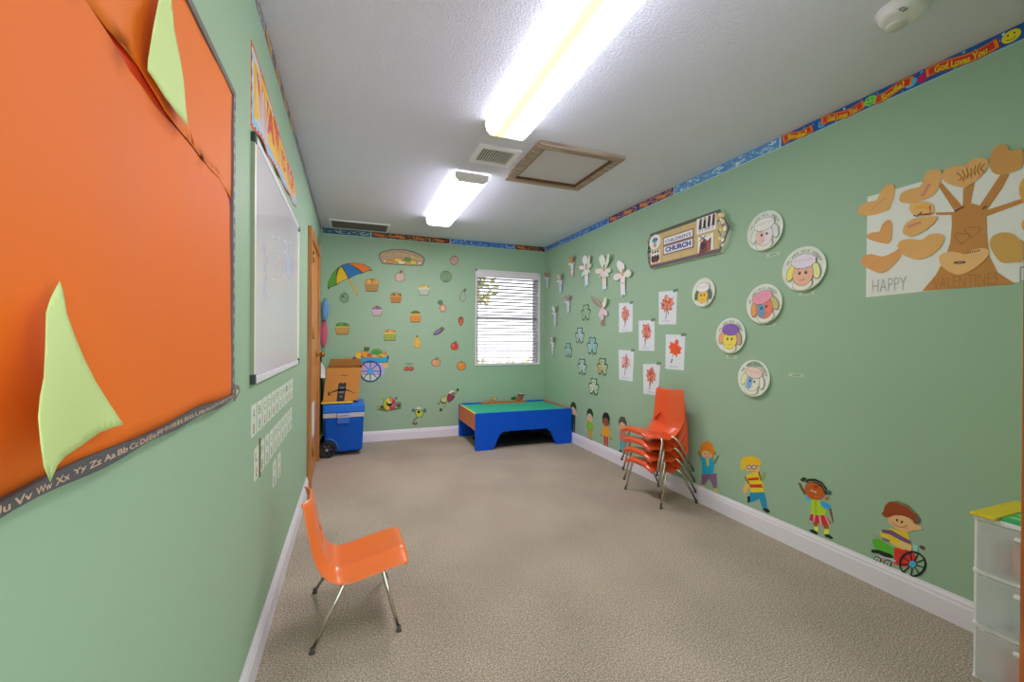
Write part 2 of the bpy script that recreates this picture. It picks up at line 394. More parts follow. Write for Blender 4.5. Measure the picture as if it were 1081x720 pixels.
# ---------------------------------------------------------------- door in the left wall
DW = wood_mat('door_wood', 'a06a36', 'b8803f'); DWD = wood_mat('casing_wood', '8c5526', 'ab7236')
door = MB().box((XL, 3.76, .01), (XL+.012, 4.56, 2.0), DW).box((XL+.012, 3.86, .25), (XL+.018, 4.46, .95), DW, .003).box((XL+.012, 3.86, 1.1), (XL+.018, 4.46, 1.88), DW, .003).build('door_1', fix=False)
door['kind'] = 'structure'
cs = MB().box((XL, 3.68, 0), (XL+.03, 3.76, 2.0), DWD, .004).box((XL, 4.56, 0), (XL+.03, 4.64, 2.0), DWD, .004).box((XL, 3.68, 2.0), (XL+.03, 4.64, 2.08), DWD, .004)
c_ = cs.build('casing', loc=(0, 0, 0)); c_.parent = door; c_.location = -door.location
BR = M('8a6a30', .35, .03, metal=1)
kn = MB().lathe([(.0, .075), (.018, .074), (.027, .06), (.024, .045), (.010, .035), (.010, .012), (.026, .010), (.026, 0)], BR, (XL+.012, 4.40, 1.05), 'x', 24).build('door_knob', loc=(0, 0, 0)); kn.parent = door; kn.location = -door.location
for z in (.3, 1.24, 1.85):
    hg = MB().box((XL+.012, 3.752, z-.04), (XL+.034, 3.768, z+.04), BR).tube([(XL+.036, 3.76, z-.045), (XL+.036, 3.76, z+.045)], .006, BR, 10).build('hinge', loc=(0, 0, 0)); hg.parent = door; hg.location = -door.location
Dec('L', .0012, .019).raw([(3.86, .37), (4.1, .37), (4.1, .66), (3.86, .66)], 'd8dcd4').build('paper_sheet', 'blank pale sheet of paper stuck low on the brown door', 'paper')

# ---------------------------------------------------------------- ceiling fittings
def lens_mat(name, power, cols):
    m = bpy.data.materials.new(name); m.use_nodes = True; nt = m.node_tree; nt.nodes.clear()
    out = nt.nodes.new('ShaderNodeOutputMaterial'); em = nt.nodes.new('ShaderNodeEmission')
    tc = nt.nodes.new('ShaderNodeTexCoord'); sx = nt.nodes.new('ShaderNodeSeparateXYZ'); nt.links.new(tc.outputs['Object'], sx.inputs[0])
    mr = nt.nodes.new('ShaderNodeMapRange'); mr.inputs[1].default_value = -.14; mr.inputs[2].default_value = .14
    nt.links.new(sx.outputs['X'], mr.inputs[0])
    rp = nt.nodes.new('ShaderNodeValToRGB'); e = rp.color_ramp.elements
    while len(e) > 1: e.remove(e[-1])
    e[0].position = cols[0][0]; e[0].color = (*cols[0][1], 1)
    for p, c in cols[1:]: k = e.new(p); k.color = (*c, 1)
    nt.links.new(mr.outputs[0], rp.inputs['Fac']); nt.links.new(rp.outputs[0], em.inputs['Color']); em.inputs['Strength'].default_value = power
    nt.links.new(em.outputs[0], out.inputs[0])
    return m
LENSIDE = lens_mat('lens_side', LPS, [(0, (.9, .9, 1)), (1, (.9, .92, 1))])
def fixture(y0, y1, lens, label):
    L = y1-y0; x0 = .826
    o = empty('fluorescent_light', (x0, (y0+y1)/2, H), label, 'ceiling light', 'wrap around fluorescent lights')
    w, hh = .125, .082
    MB().box((-.10, -L/2+.01, -.03), (.10, L/2-.01, 0), M('c9c9c9', .4, .02), .004).build('housing', o)
    prof = [(-w, -.012), (-w-.004, -.03), (-w+.006, -.062), (-w+.03, -hh), (w-.03, -hh), (w-.006, -.062), (w+.004, -.03), (w, -.012)]
    mb = MB(); n = len(prof)
    V = [(x, y, z) for y in (-L/2, L/2) for x, z in prof]
    mb.add(V, [(i, i+n, i+1+n, i+1) for i in range(n-1) if 2 <= i <= 4], lens).add(V, [(i, i+n, i+1+n, i+1) for i in range(n-1) if not 2 <= i <= 4], LENSIDE)
    mb.build('diffuser', o, fix=False)
    for s_ in (-1, 1):
        e = MB().prism(prof, s_*L/2, s_*(L/2+.012), M('b9bab4', .5, .03)); e.build('end_cap', o)
fixture(1.10, 2.315, lens_mat('lit_lens', LP1, LC1), 'large lit fluorescent ceiling light nearest the viewer, beside the square vent')
fixture(3.085, 4.36, lens_mat('dim_lens', LP2, LC2), 'dimmer fluorescent ceiling light farther away, past the square vent')

WM = M('d6d6d8', .5, .03); DK = M('34342f', .7, .1)
def register(x0, x1, y0, y1, b, label, n, along):
    o = empty('ceiling_vent', ((x0+x1)/2, (y0+y1)/2, H), label, 'ceiling vent')
    hx, hy = (x1-x0)/2, (y1-y0)/2
    f = MB()
    for a, c in (((-hx, -hy), (hx, -hy+b)), ((-hx, hy-b), (hx, hy)), ((-hx, -hy+b), (-hx+b, hy-b)), ((hx-b, -hy+b), (hx, hy-b))):
        f.box((a[0], a[1], -.012), (c[0], c[1], 0), WM)
    f.build('frame', o)
    MB().box((-hx+b, -hy+b, -.002), (hx-b, hy-b, 0), DK).build('duct_opening', o)
    s_ = MB()
    for k in range(n):
        if along == 'y':
            x = -hx+b+(2*hx-2*b)*(k+.5)/n; s_.add([(x-.002, -hy+b, -.003), (x+.0025, -hy+b, -.012), (x+.0025, hy-b, -.012), (x-.002, hy-b, -.003)], [(0, 1, 2, 3)], M('c4c4c0', .5))
        else:
            y = -hy+b+(2*hy-2*b)*(k+.5)/n; s_.add([(-hx+b, y-.006, -.003), (-hx+b, y+.006, -.012), (hx-b, y+.006, -.012), (hx-b, y-.006, -.003)], [(0, 1, 2, 3)], M('55554f', .5))
    s_.build('louvers', o, fix=False)
register(.745, 1.04, 2.61, 2.885, .036, 'square white framed ceiling vent with dark louvers between the two lights', 13, 'y')
register(-.23, .385, 4.82, 5.16, .022, 'long grey slotted return air grille on the ceiling near the back wall', 11, 'x')
# attic hatch: wood frame proud of the ceiling, recessed panel
ht = empty('attic_hatch', (1.40, 2.755, H), 'square attic hatch with raw wood frame and grey panel on the ceiling', 'attic hatch')
hx, hy, b = .315, .325, .055
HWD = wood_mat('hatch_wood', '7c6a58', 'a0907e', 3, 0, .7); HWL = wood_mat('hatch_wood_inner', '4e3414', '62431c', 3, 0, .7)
f = MB()
f.box((-hx, -hy, -.028), (hx, -hy+b, 0), HWD).box((-hx, hy-b, -.028), (hx, hy, 0), HWD).box((-hx, -hy+b, -.028), (-hx+b, hy-b, 0), HWD).box((hx-b, -hy+b, -.028), (hx, hy-b, 0), HWD)
f.build('frame', ht, fix=False)
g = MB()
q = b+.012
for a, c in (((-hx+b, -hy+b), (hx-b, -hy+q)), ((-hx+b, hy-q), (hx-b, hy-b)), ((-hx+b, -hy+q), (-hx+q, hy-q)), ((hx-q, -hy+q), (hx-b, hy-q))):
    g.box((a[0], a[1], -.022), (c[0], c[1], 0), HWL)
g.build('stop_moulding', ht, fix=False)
MB().box((-hx+q, -hy+q, -.006), (hx-q, hy-q, 0), M('b2aeb0', .8, .05, 6)).build('panel', ht)
# smoke detector
sd = empty('smoke_detector', (1.905, .985, H), 'round white smoke detector on the ceiling near the right wall', 'smoke detector')
MB().lathe([(.078, 0), (.078, -.008), (.072, -.010), (.072, -.024), (.066, -.034), (.05, -.038), (0, -.038)], M('e0e0de', .35, .02), n=40).build('body', sd)
MB().lathe([(.034, -.036), (.034, -.042), (.03, -.046), (0, -.046)], M('bdbcb8', .5, .03), (.022, .030, 0), n=30).build('sensor_cap', sd)
t = text_tris('E3', .02); MB().add([(-.035-u*.03+.0, -.02-v*.016, -.0388) for u, v in t[0]], t[1], M('3a3a3a')).build('marking', sd, fix=False)
# ================================================================== FURNITURE
CHROME = M('b9b6a6', .22, .04, metal=1); RUB = M('3b3a36', .6, .1)
def shell_mesh(start, power, smooth, mat, hole, wing, skirt, tuck=False):
    rows = [(.168, .262, .150), (.180, .284, .154), (.170, .300, .157), (.10, .300, .160), (.01, .288, .160), (-.07, .277, .159),
            (-.115, .283, .156), (-.145, .315, .153), (-.160, .365, .150), (-.176, .45, .146), (-.192, .55, .138), (-.199, .584, .132), (-.207, .590, .124)]
    if not tuck: rows = [(.205-(.175-x)*.74+.02*max(0, (z-.3)/.29), z, hw*1.07 if i < 8 else hw*(1.13-.03*(i-8))) for i, (x, z, hw) in enumerate(rows)]
    if tuck: rows = [(x+.030, z-.024*min(1, max(0, (.17-x)/.3)) if z <= .30 else .278+(z-.30)*.90, hw*1.10 if i < 8 else hw*(1.08-.05*(i-8))) for i, (x, z, hw) in enumerate(rows)]
    vs = [-1, -.86, -.72, -.6, -start, -start*.5, 0, start*.5, start, .6, .72, .86, 1]
    vs = sorted(set(vs)); V = []; Fc = []; n = len(vs)
    for i, (x, z, hw) in enumerate(rows):
        k = min(1, max(0, (i-5)/3))                          # 0 on the seat, 1 on the back
        for v in vs:
            e = max(0, (abs(v)-start)/(1-start))**power
            dish = .012*(1-abs(v)**2)*(1 if 3 <= i <= 6 else 0)
            V.append((x-e*wing*k-(0 if k else 0), v*hw, z-dish-e*skirt*(1-k)*(.55 if i < 2 else 1)))
    for i in range(len(rows)-1):
        for j in range(n-1): Fc.append((i*n+j, i*n+j+1, (i+1)*n+j+1, (i+1)*n+j))
    me = bpy.data.meshes.new('shell'); me.from_pydata(V, [], Fc); me.materials.append(mat)
    bm = bmesh.new(); bm.from_mesh(me); bmesh.ops.recalc_face_normals(bm, faces=bm.faces[:]); bm.to_mesh(me); bm.free()
    for p in me.polygons: p.use_smooth = smooth
    o = bpy.data.objects.new('shell', me); COL.objects.link(o)
    so = o.modifiers.new('s', 'SOLIDIFY'); so.thickness = .009; so.offset = 0
    if smooth:
        su = o.modifiers.new('u', 'SUBSURF'); su.levels = 2; su.render_levels = 2
    else:
        bv = o.modifiers.new('b', 'BEVEL'); bv.width = .003; bv.segments = 2; bv.limit_method = 'ANGLE'; bv.angle_limit = math.radians(25)
    if hole:
        c = MB().prism([(-.060, .338), (.060, .338), (.066, .354), (.012, .402), (-.012, .402), (-.066, .354)], -.3, .06, mat, 'x').build('cut')
        bo = o.modifiers.new('h', 'BOOLEAN'); bo.object = c; bo.operation = 'DIFFERENCE'; bo.solver = 'EXACT'
    dg = bpy.context.evaluated_depsgraph_get(); dg.update()
    r = bpy.data.meshes.new_from_object(o.evaluated_get(dg))
    bpy.data.objects.remove(o)
    if hole: bpy.data.objects.remove(c)
    return r
def chair(loc, rz, label, group, mat, start, power, smooth, wing, skirt, hole=True, tuck=False):
    o = empty('school_chair', loc, label, 'chair', group, rz)
    me = shell_mesh(start, power, smooth, mat, hole, wing, skirt, tuck)
    s = bpy.data.objects.new('seat_shell', me); COL.objects.link(s); s.parent = o
    fr = MB()
    for x, z in ((.100, .250), (-.035, .236) if tuck else (-.012, .252)): fr.tube([(x, -.112, z), (x, .112, z)], .008, CHROME, 8)
    fr.tube([(-.04, 0, .238), (.105, 0, .251)] if tuck else [(-.016, 0, .252), (.105, 0, .250)], .006, CHROME, 8)
    fr.build('seat_frame', o)
    for sx in (1, -1):
        for sy in (1, -1):
            a = [(.100, .11*sy, .250), (.101, .150*sy, .250), (.103, .170*sy, .246), (.107, .177*sy, .230), (.160, .207*sy, .022)] if sx > 0 else \
                [(-.035, .11*sy, .236), (-.036, .150*sy, .236), (-.039, .170*sy, .231), (-.045, .177*sy, .215), (-.155, .207*sy, .022)]
            if not tuck: a = [(x+(.023 if k < 3 and sx < 0 else 0), y*(1.0, 1.08, 1.10, 1.10, 1.0)[k], z+(.016 if k < 3 and sx < 0 else 0)) for k, (x, y, z) in enumerate(a)]
            if tuck: a = [(x, y*(.78 if k < 3 else .86 if k == 3 else 1), z+(.0 if sx > 0 else -.006)) for k, (x, y, z) in enumerate(a)]
            lg = MB().tube(a, [.008, .0085, .0088, .0088, .0075], CHROME, 12).build('leg', o)
            f = MB().lathe([(.0, .022), (.008, .022), (.0083, .007), (.011, .005), (.0115, 0), (0, 0)], RUB, (a[4][0]+.004*sx, a[4][1]+.004*sy, 0), n=16).build('foot_glide', lg)
    return o
OR1 = M('ef7a34', .3, .03, 6, spec=.5, coat=.2); OR2 = M('cd5022', .28, .03, 6, spec=.5, coat=.3)
chair((.012, 2.005, 0), math.radians(3), 'single bright orange child chair alone beside the left wall', 'orange school chairs', OR1, .55, 1.4, True, .03, .05, True, True)
sb = chair((2.235, 2.69, 0), PI, 'lowest of the four stacked orange chairs, its feet on the carpet', 'orange school chairs', OR2, .46, 1.0, False, .080, .045)
for k, lb in enumerate(('second orange chair up from the carpet in the stack of four', 'third orange chair up in the stack, right under the top one', 'topmost chair of the orange stack, its whole red orange backrest showing')):
    c = copy_tree(sb); c['label'] = lb; c.location = (2.235-.012*(k+1), 2.69, .08*(k+1))

# ---------------------------------------------------------------- play table
TX0, TX1, TY0, TY1, TH = 1.245, 2.405, 4.42, 5.20, .402
pt = empty('play_table', ((TX0+TX1)/2, (TY0+TY1)/2, 0), 'low blue play table with green top in the corner under the window', 'table')
BLUE = M('004ab8', .42, .03, 8, spec=.25); GRN = M('22a884', .4, .04, 6); RAIL = M('c0673c', .5, .06, 6); EDG = M('d8c85c', .5)
hx, hy = (TX1-TX0)/2, (TY1-TY0)/2
def rnd_poly(P, r, n=5):
    out = []; m_ = len(P)
    for i in range(m_):
        p = Vector(P[i]); a = Vector(P[i-1]); b_ = Vector(P[(i+1) % m_])
        u, v = (a-p).normalized(), (b_-p).normalized(); rr = min(r, (a-p).length*.45, (b_-p).length*.45)
        s0, s1 = p+u*rr, p+v*rr
        for k in range(n+1):
            t = k/n; q_ = s0.lerp(p, t).lerp(p.lerp(s1, t), t); out.append((q_.x, q_.y))
    return out
def side(name, y0, y1, par):
    P = [(-hx, 0), (-hx+.20, 0), (-hx+.272, .158), (-hx+.315, .192), (hx-.315, .192), (hx-.272, .158), (hx-.20, 0), (hx, 0), (hx, TH), (-hx, TH)]
    mb = MB().prism(rnd_poly(P, .02), y0, y1, BLUE, 'y'); return mb.build(name, par)
side('front_panel', -hy, -hy+.032, pt)
side('back_panel', hy-.032, hy, pt)
for s_ in (-1, 1):
    MB().box((s_*hx-s_*.0, -hy+.032, .215), (s_*(hx-.022), hy-.032, TH-.008), RAIL).box((s_*hx, -hy+.032, TH-.008), (s_*(hx-.022), hy-.032, TH-.003), EDG if s_ < 0 else M('b4502c', .5)).build('end_rail', pt)
MB().box((-hx+.022, -hy+.032, TH-.03), (hx-.022, hy-.032, TH-.012), GRN).build('green_top', pt)
MB().box((-.30, hy-.06, TH-.012), (.30, hy-.034, TH+.008), M('c4562c', .5, .05)).build('back_bar', pt)
bt = MB().box((TX0+.12, TY0+.10, .002), (TX1-.15, TY1-.22, .030), M('101114', .85, .1), .006)  # flat black slab over the carpet under the table
tag(bt.build('black_slab', fix=False), 'flat black slab lying on the carpet under the blue play table', 'tray')
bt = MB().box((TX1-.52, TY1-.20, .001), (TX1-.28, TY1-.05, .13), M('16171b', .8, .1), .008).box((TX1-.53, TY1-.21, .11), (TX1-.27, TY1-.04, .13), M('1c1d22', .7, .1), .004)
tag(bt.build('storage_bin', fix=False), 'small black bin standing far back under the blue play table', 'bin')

# ---------------------------------------------------------------- cooler on wheels
cl = empty('wheeled_cooler', (-.075, 4.87, 0), 'blue wheeled cooler with grey band standing below the cardboard box', 'cooler')
CB = M('004aa8', .45, .05, 6, spec=.25); CB2 = M('0f62c0', .4, .05, 6); CG = M('a3a9b0', .45, .04); BLK = M('17181a', .5, .1)
x0, x1, y0, y1 = -.19, .195, -.19, .19
bm = bmesh.new(); bmesh.ops.create_cube(bm, size=1)
for v in bm.verts:
    t = v.co.z > 0; sx_, sy_ = (1, 1) if t else (.93, .93)
    v.co = Vector(((x0+x1)/2+v.co.x*(x1-x0)*sx_, v.co.y*(y1-y0)*sy_, .04 if not t else .40))
bmesh.ops.bevel(bm, geom=bm.edges[:], offset=.028, segments=4, profile=.5, affect='EDGES')
MB().bm(bm, CB).box((-.15, y0+.012, .055), (.16, y0+.03, .085), CB, .006).build('body', cl)
MB().box((x0-.004, y0-.006, .392), (x1+.004, y1+.006, .445), CG, .008).build('grey_band', cl)
lid = MB().box((x0-.008, y0-.012, .44), (x1+.008, y1+.012, .528), CB2, .016).box((-.13, -.13, .522), (.14, .13, .536), CB2, .006).build('lid', cl)
lt = MB().box((-.062, y0-.022, .335), (.058, y0-.004, .446), M('2460b4', .4), .006).box((-.058, y0-.026, .395), (.054, y0-.018, .438), CG, .004).build('latch', cl)
t = text_tris('COOLER', .01)
for s_ in (0,):
    MB().box((-.04, y0-.0275, .412), (.04, y0-.0262, .422), M('5a6068', .5)).build('latch_badge', lt)
MB().box((-.05, y0+.004, .30), (.09, y0+.010, .312), M('5a8fd0', .5)).build('side_marking', cl)
for yy in (y0-.035, y1-.005):
    w = MB().lathe([(0, -.022), (.028, -.024), (.032, -.016), (.06, -.016), (.064, -.022), (.078, -.02), (.082, 0), (.078, .02), (0, .02)], BLK, (-.155, yy+.018, .083), 'y', 32).build('wheel', cl)
    hb_ = MB()
    for k in range(6):
        a = k*PI/3; hb_.tube([(-.155+.012*math.cos(a), yy-.001, .083+.012*math.sin(a)), (-.155+.058*math.cos(a), yy+.001, .083+.058*math.sin(a))], .006, M('3c3f44', .4), 6)
    hb_.lathe([(0, -.004), (.014, -.003), (.015, .004)], M('8d9094', .3), (-.155, yy-.002, .083), 'y', 16)
    hb_.build('hub', w)
ar = [(-.155+.10*math.cos(a), y0-.006, .083+.10*math.sin(a)) for a in [math.radians(d) for d in range(-5, 101, 5)]]
MB().tube(ar, .012, M('2a4f86', .5), 8).build('wheel_arch', cl)

# yellow board under the box, then the box
yb = MB().box((-.287, 4.695, .5365), (.015, 5.04, .552), M('c9b032', .5, .08, 5), .003)
tag(yb.build('yellow_board', fix=False), 'thin yellow board lying flat between cooler and cardboard box', 'board')
cb = empty('cardboard_box', (-.105, 4.90, .552), 'open cardboard shipping box with black arrow tape on the blue cooler', 'box')
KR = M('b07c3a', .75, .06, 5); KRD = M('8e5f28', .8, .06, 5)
bx, by, bh, sh = .168, .16, .345, .036
def shear(P): return [(p[0]+sh*p[2]/bh, p[1], p[2]) for p in P]
th = .004
wl = MB()
def slab(a, b_, m_):
    q_ = MB().box(a, b_, m_); wl.add(shear(q_.v), q_.f, m_)
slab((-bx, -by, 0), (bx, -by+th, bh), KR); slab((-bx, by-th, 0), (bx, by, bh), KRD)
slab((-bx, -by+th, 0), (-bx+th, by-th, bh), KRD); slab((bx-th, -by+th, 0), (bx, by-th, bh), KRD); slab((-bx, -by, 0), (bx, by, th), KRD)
wl.build('carton', cb)
def flap(P, m_=KR):
    q_ = [Vector(p) for p in P]; n_ = (q_[1]-q_[0]).cross(q_[2]-q_[0]).normalized()*.004
    return MB().add(q_+[p+n_ for p in q_], [(0, 1, 2, 3), (7, 6, 5, 4), (0, 4, 5, 1), (1, 5, 6, 2), (2, 6, 7, 3), (3, 7, 4, 0)], m_).build('flap', cb)
X0, X1 = -bx+sh, bx+sh
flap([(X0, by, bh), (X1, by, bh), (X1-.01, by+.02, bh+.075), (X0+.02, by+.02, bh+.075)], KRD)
flap([(X1, -by, bh), (X1, by, bh), (X1+.008, by-.02, bh+.05), (X1+.010, -by+.10, bh+.045)], KR)
tp = MB(); yq = -by-.0012
def fx(x, z): return (x+sh*z/bh, yq, z)
TAPE = M('17181c', .35, .05)
tp.add([fx(-.040, .0), fx(.034, .0), fx(.034, .185), (.018+sh*.192/bh, yq, .192), (.0+sh*.185/bh, yq, .184), (-.02+sh*.192/bh, yq, .192), fx(-.040, .185)], [tuple(range(7))], TAPE)
for z0, w_ in ((.13, .022), (.085, .024), (.04, .014)):
    for dz in (0, .012): tp.add([(fx(-.003-w_, z0+dz)[0], yq-.0005, z0+dz), (fx(-.003+w_, z0+dz)[0], yq-.0005, z0+dz), (fx(-.003+w_, z0+dz+.006)[0], yq-.0005, z0+dz+.006), (fx(-.003-w_, z0+dz+.006)[0], yq-.0005, z0+dz+.006)], [(0, 1, 2, 3)], M('7f8488', .5))
tp.build('printed_tape', cb, fix=False)
ar = MB(); N_ = 24
for k in range(N_):                                                    # the curved arrow
    q_ = []
    for t_ in (k/N_, (k+1)/N_):
        x_ = -.125+.25*t_; z_ = .080+.042*math.sin(PI*t_); w_ = .003+.006*math.sin(PI*min(1, t_*1.2))
        q_ += [fx(x_, z_-w_), fx(x_, z_+w_)]
    ar.add([q_[0], q_[2], q_[3], q_[1]], [(0, 1, 2, 3)], TAPE)
ar.add([fx(-.128, .062), fx(-.118, .062), fx(-.120, .104), fx(-.130, .104)], [(0, 1, 2, 3)], TAPE).add([fx(-.128, .062), fx(-.095, .070), fx(-.097, .078), fx(-.125, .072)], [(0, 1, 2, 3)], TAPE)
ar.build('printed_arrow', cb, fix=False)
pm = MB().add([fx(-.025, .262), fx(.04, .262), fx(.04, .272), fx(-.025, .272)], [(0, 1, 2, 3)], M('7a5426', .7)); pm.build('print_mark', cb, fix=False)

# dark green bag hanging on the left wall behind box and cooler
bag = empty('tote_bag', (XL+.004, 4.92, .20), 'dark green tote bag squeezed between the left wall and the cooler', 'bag')
P = [(-.15, 0), (.15, 0), (.17, .42), (.13, .68), (-.12, .70), (-.16, .4)]
bm = bmesh.new(); vv = [bm.verts.new((0, p[0], p[1])) for p in rnd_poly(P, .05)]; f_ = bm.faces.new(vv)
e_ = bmesh.ops.extrude_face_region(bm, geom=[f_]); 
for v in [g_ for g_ in e_['geom'] if isinstance(g_, bmesh.types.BMVert)]: v.co.x += .027
bmesh.ops.bevel(bm, geom=[e for e in bm.edges if abs(e.verts[0].co.x-e.verts[1].co.x) < 1e-6], offset=.008, segments=3, affect='EDGES')
MB().bm(bm, M('1d3a24', .75, .15, 20)).build('bag_body', bag)
MB().tube([(.013, -.08, .67), (.013, -.07, .78), (.013, 0, .84), (.013, .07, .78), (.013, .08, .67)], .008, BLK, 8).build('strap', bag)
wp = MB(); a_ = U(0, XL+.055, 339, 392); 
wp.add([(XL+.035, 4.690, .965), (XL+.075, 4.695, .90), (XL+.078, 4.705, .80), (XL+.034, 4.70, .80)], [(0, 1, 2, 3)], M('dfe3dc', .6)).add([(XL+.035, 4.692, .965), (XL+.075, 4.697, .90), (XL+.078, 4.707, .80), (XL+.034, 4.702, .80)], [(3, 2, 1, 0)], M('dfe3dc', .6))
tag(wp.build('paper_sheet', fix=False), 'white paper sticking up out of the dark green bag beside the box', 'paper')

# ---------------------------------------------------------------- plastic drawer tower at the right edge
dt = empty('drawer_tower', (2.255, .70, 0), 'clear plastic drawer tower standing at the right wall below the poster', 'drawers')
pm_, nt, b = nodes('frosted_plastic'); b.inputs['Base Color'].default_value = (.95, .97, .97, 1); b.inputs['Roughness'].default_value = .35
tl_ = nt.nodes.new('ShaderNodeBsdfTranslucent'); tl_.inputs['Color'].default_value = (.92, .95, .95, 1)
tr_ = nt.nodes.new('ShaderNodeBsdfTransparent'); tr_.inputs['Color'].default_value = (.95, .97, .97, 1)
nz_ = nt.nodes.new('ShaderNodeTexNoise'); nz_.inputs['Scale'].default_value = 14; bp = nt.nodes.new('ShaderNodeBump'); bp.inputs['Strength'].default_value = .06
nt.links.new(nz_.outputs['Fac'], bp.inputs['Height']); nt.links.new(bp.outputs[0], b.inputs['Normal'])
m1_ = nt.nodes.new('ShaderNodeMixShader'); m1_.inputs[0].default_value = .35; m2_ = nt.nodes.new('ShaderNodeMixShader'); m2_.inputs[0].default_value = .60
nt.links.new(b.outputs[0], m1_.inputs[1]); nt.links.new(tl_.outputs[0], m1_.inputs[2]); nt.links.new(m1_.outputs[0], m2_.inputs[1]); nt.links.new(tr_.outputs[0], m2_.inputs[2]); nt.links.new(m2_.outputs[0], nt.nodes['Material Output'].inputs[0])
WP = M('e4e8e6', .4, .02)
dx0, dx1, dy0, dy1 = -.155, .155, -.158, .158
fr = MB()
for k in range(4): fr.box((dx0, dy0, k*.192-(.0 if k == 0 else .008)), (dx1, dy1, k*.192+.008), WP, .003)
for x_ in (dx0+.006, dx1-.014):
    for y_ in (dy0, dy1-.010): fr.box((x_+.004, y_, 0), (x_+.012, y_+.010, .58), WP)
fr.build('frame', dt)
junk = [('d83c28', 'e0604c', 'd8c8b8'), ('5c8ca0', 'c8d0cc', '9fb0b0'), ('e07038', '9a9888', 'e0b080')]
for k in range(3):
    z0, z1 = k*.192+.010, (k+1)*.192-.010
    d_ = MB()
    d_.box((dx0-.006, dy0+.012, z0), (dx0-.002, dy1-.012, z1), pm_).box((dx0-.002, dy0+.012, z0), (dx1-.02, dy0+.016, z1-.02), pm_).box((dx0-.002, dy1-.016, z0), (dx1-.02, dy1-.012, z1-.02), pm_).box((dx0-.002, dy0+.016, z0), (dx1-.02, dy1-.016, z0+.004), pm_).box((dx1-.02, dy0+.012, z0), (dx1-.016, dy1-.012, z1-.02), pm_)
    dr = d_.build('drawer', dt, fix=False)
    MB().box((dx0-.020, -.05, z1-.030), (dx0-.005, .05, z1-.018), WP, .003).build('pull', dr)
nm = ('lowest', 'middle', 'top')
for k in range(3):
    z0 = k*.192+.0155; rj = random.Random(11+k)
    j = MB()
    for q_ in range(5):
        yy = -.135+.053*q_; hh = rj.uniform(.05, .13)
        j.box((-.140+rj.uniform(0, .02), yy, z0), (.08, yy+.047, z0+hh), M(junk[k][rj.randrange(3)], .6), .016)
    ob = j.build('toy_bundle', loc=(2.255, .70, 0))
    for v in ob.data.vertices: v.co += Vector((2.255, .70, 0))
    tag(ob, 'coloured craft things showing blurred through the %s clear drawer' % nm[k], 'craft supplies')
bk = MB().box((2.085, .795, .5845), (2.40, .862, .594), M('e0c81e', .45, .05), .003)
tag(bk.build('yellow_book', fix=False), 'yellow book lying on the clear drawer tower at its far edge', 'book')
gb = MB().box((2.11, .56, .5845), (2.395, .79, .597), M('2f9a5c', .3, .3, 9), .003)
for k in range(5): gb.box((2.13+.05*k, .57, .5970), (2.15+.05*k, .78, .5976), M('8fd06a', .3))
tag(gb.build('green_packet', fix=False), 'shiny green packet lying on the drawer tower beside the yellow book', 'packet')
# ================================================================== LEFT WALL
# bulletin board: red backing, two orange paper sheets that gape along a torn seam, printed border strips
BY0, BY1, BZ0, BZ1 = .25, 1.405, 1.032, 1.887
bu = empty('bulletin_board', (XL, .83, BZ0), 'large bulletin board covered in orange paper with a torn seam on the left wall', 'bulletin board')
d = Dec('L', .0063); d.raw([(BY0, BZ0), (BY1, BZ0), (BY1, BZ1), (BY0, BZ1)], M('c23a10', .7, .05)); d.build('backing', parent=bu)
ORP = M('ee7418', .62, .05, 3.5); ORP2 = M('ee7a1c', .62, .05, 3.5)
seam = [(60, -25), (80, 0), (100, 29), (113, 52), (130, 74), (150, 96), (158, 106), (172, 126), (186, 143), (196, 155), (206, 168), (222, 182), (230, 192), (237, 208)]
up_ = [(0, 0), (0, 0), (1.5, -1), (8, -5), (8, -5), (2, -2), (1, -1), (1, -1), (1, -1), (2.2, -1.5), (1, -1), (1.5, -1), (1, -1), (1, -1)]
sm = [wall_uv('L', *p) for p in seam]; su = [wall_uv('L', p[0]+q_[0], p[1]+q_[1]) for p, q_ in zip(seam, up_)]
sm = [(BY0, BZ1), (sm[0][0]-.012, BZ1)] + [p for p in sm if p[1] < BZ1] + [(BY1, sm[-1][1]-.03)]
su = [(su[0][0]-.012, BZ1)] + [p for p in su if p[1] < BZ1]
def sheet(name, poly, off, mat_, bulge):
    """triangulated paper sheet with a gentle waviness"""
    bm = bmesh.new(); vs = [bm.verts.new((0, a, z)) for a, z in poly]; bm.faces.new(vs)
    bmesh.ops.triangulate(bm, faces=bm.faces[:])
    for _ in range(4): bmesh.ops.subdivide_edges(bm, edges=[e for e in bm.edges if e.calc_length() > .05], cuts=1); bmesh.ops.triangulate(bm, faces=[f for f in bm.faces if len(f.verts) > 3])
    for v in bm.verts: v.co.x = XL+off+bulge(v.co.y, v.co.z)
    mb = MB().bm(bm, mat_, True); o = mb.build(name, loc=(0, 0, 0), fix=False)
    so = o.modifiers.new('s', 'SOLIDIFY'); so.thickness = .0008
    o.parent = bu; o.location = -Vector(bu.location); return o
def seam_d(y, z):
    return min(math.hypot(y-p[0], z-p[1]) for p in sm)
def wav(y, z): return .0022*math.sin(11*y+1.3*math.sin(5*z))+.0015*math.sin(23*y+3)+.002
sheet('lower_sheet', sm+[(BY1, BZ0), (BY0, BZ0)], .007, ORP, lambda y, z: wav(y, z))
sheet('upper_sheet', su+[(BY1, su[-1][1]-.0), (BY1, BZ1)], .009, ORP2, lambda y, z: wav(y, z)*.6+.005*math.exp(-(seam_d(y, z)/.03)**2)*math.exp(-((y-.88)/.10)**2))
GRY = '55565a'
d = Dec('L', .014, .0026); d.bend = lambda a, z: .002*math.sin(17*a)
N_ = 30
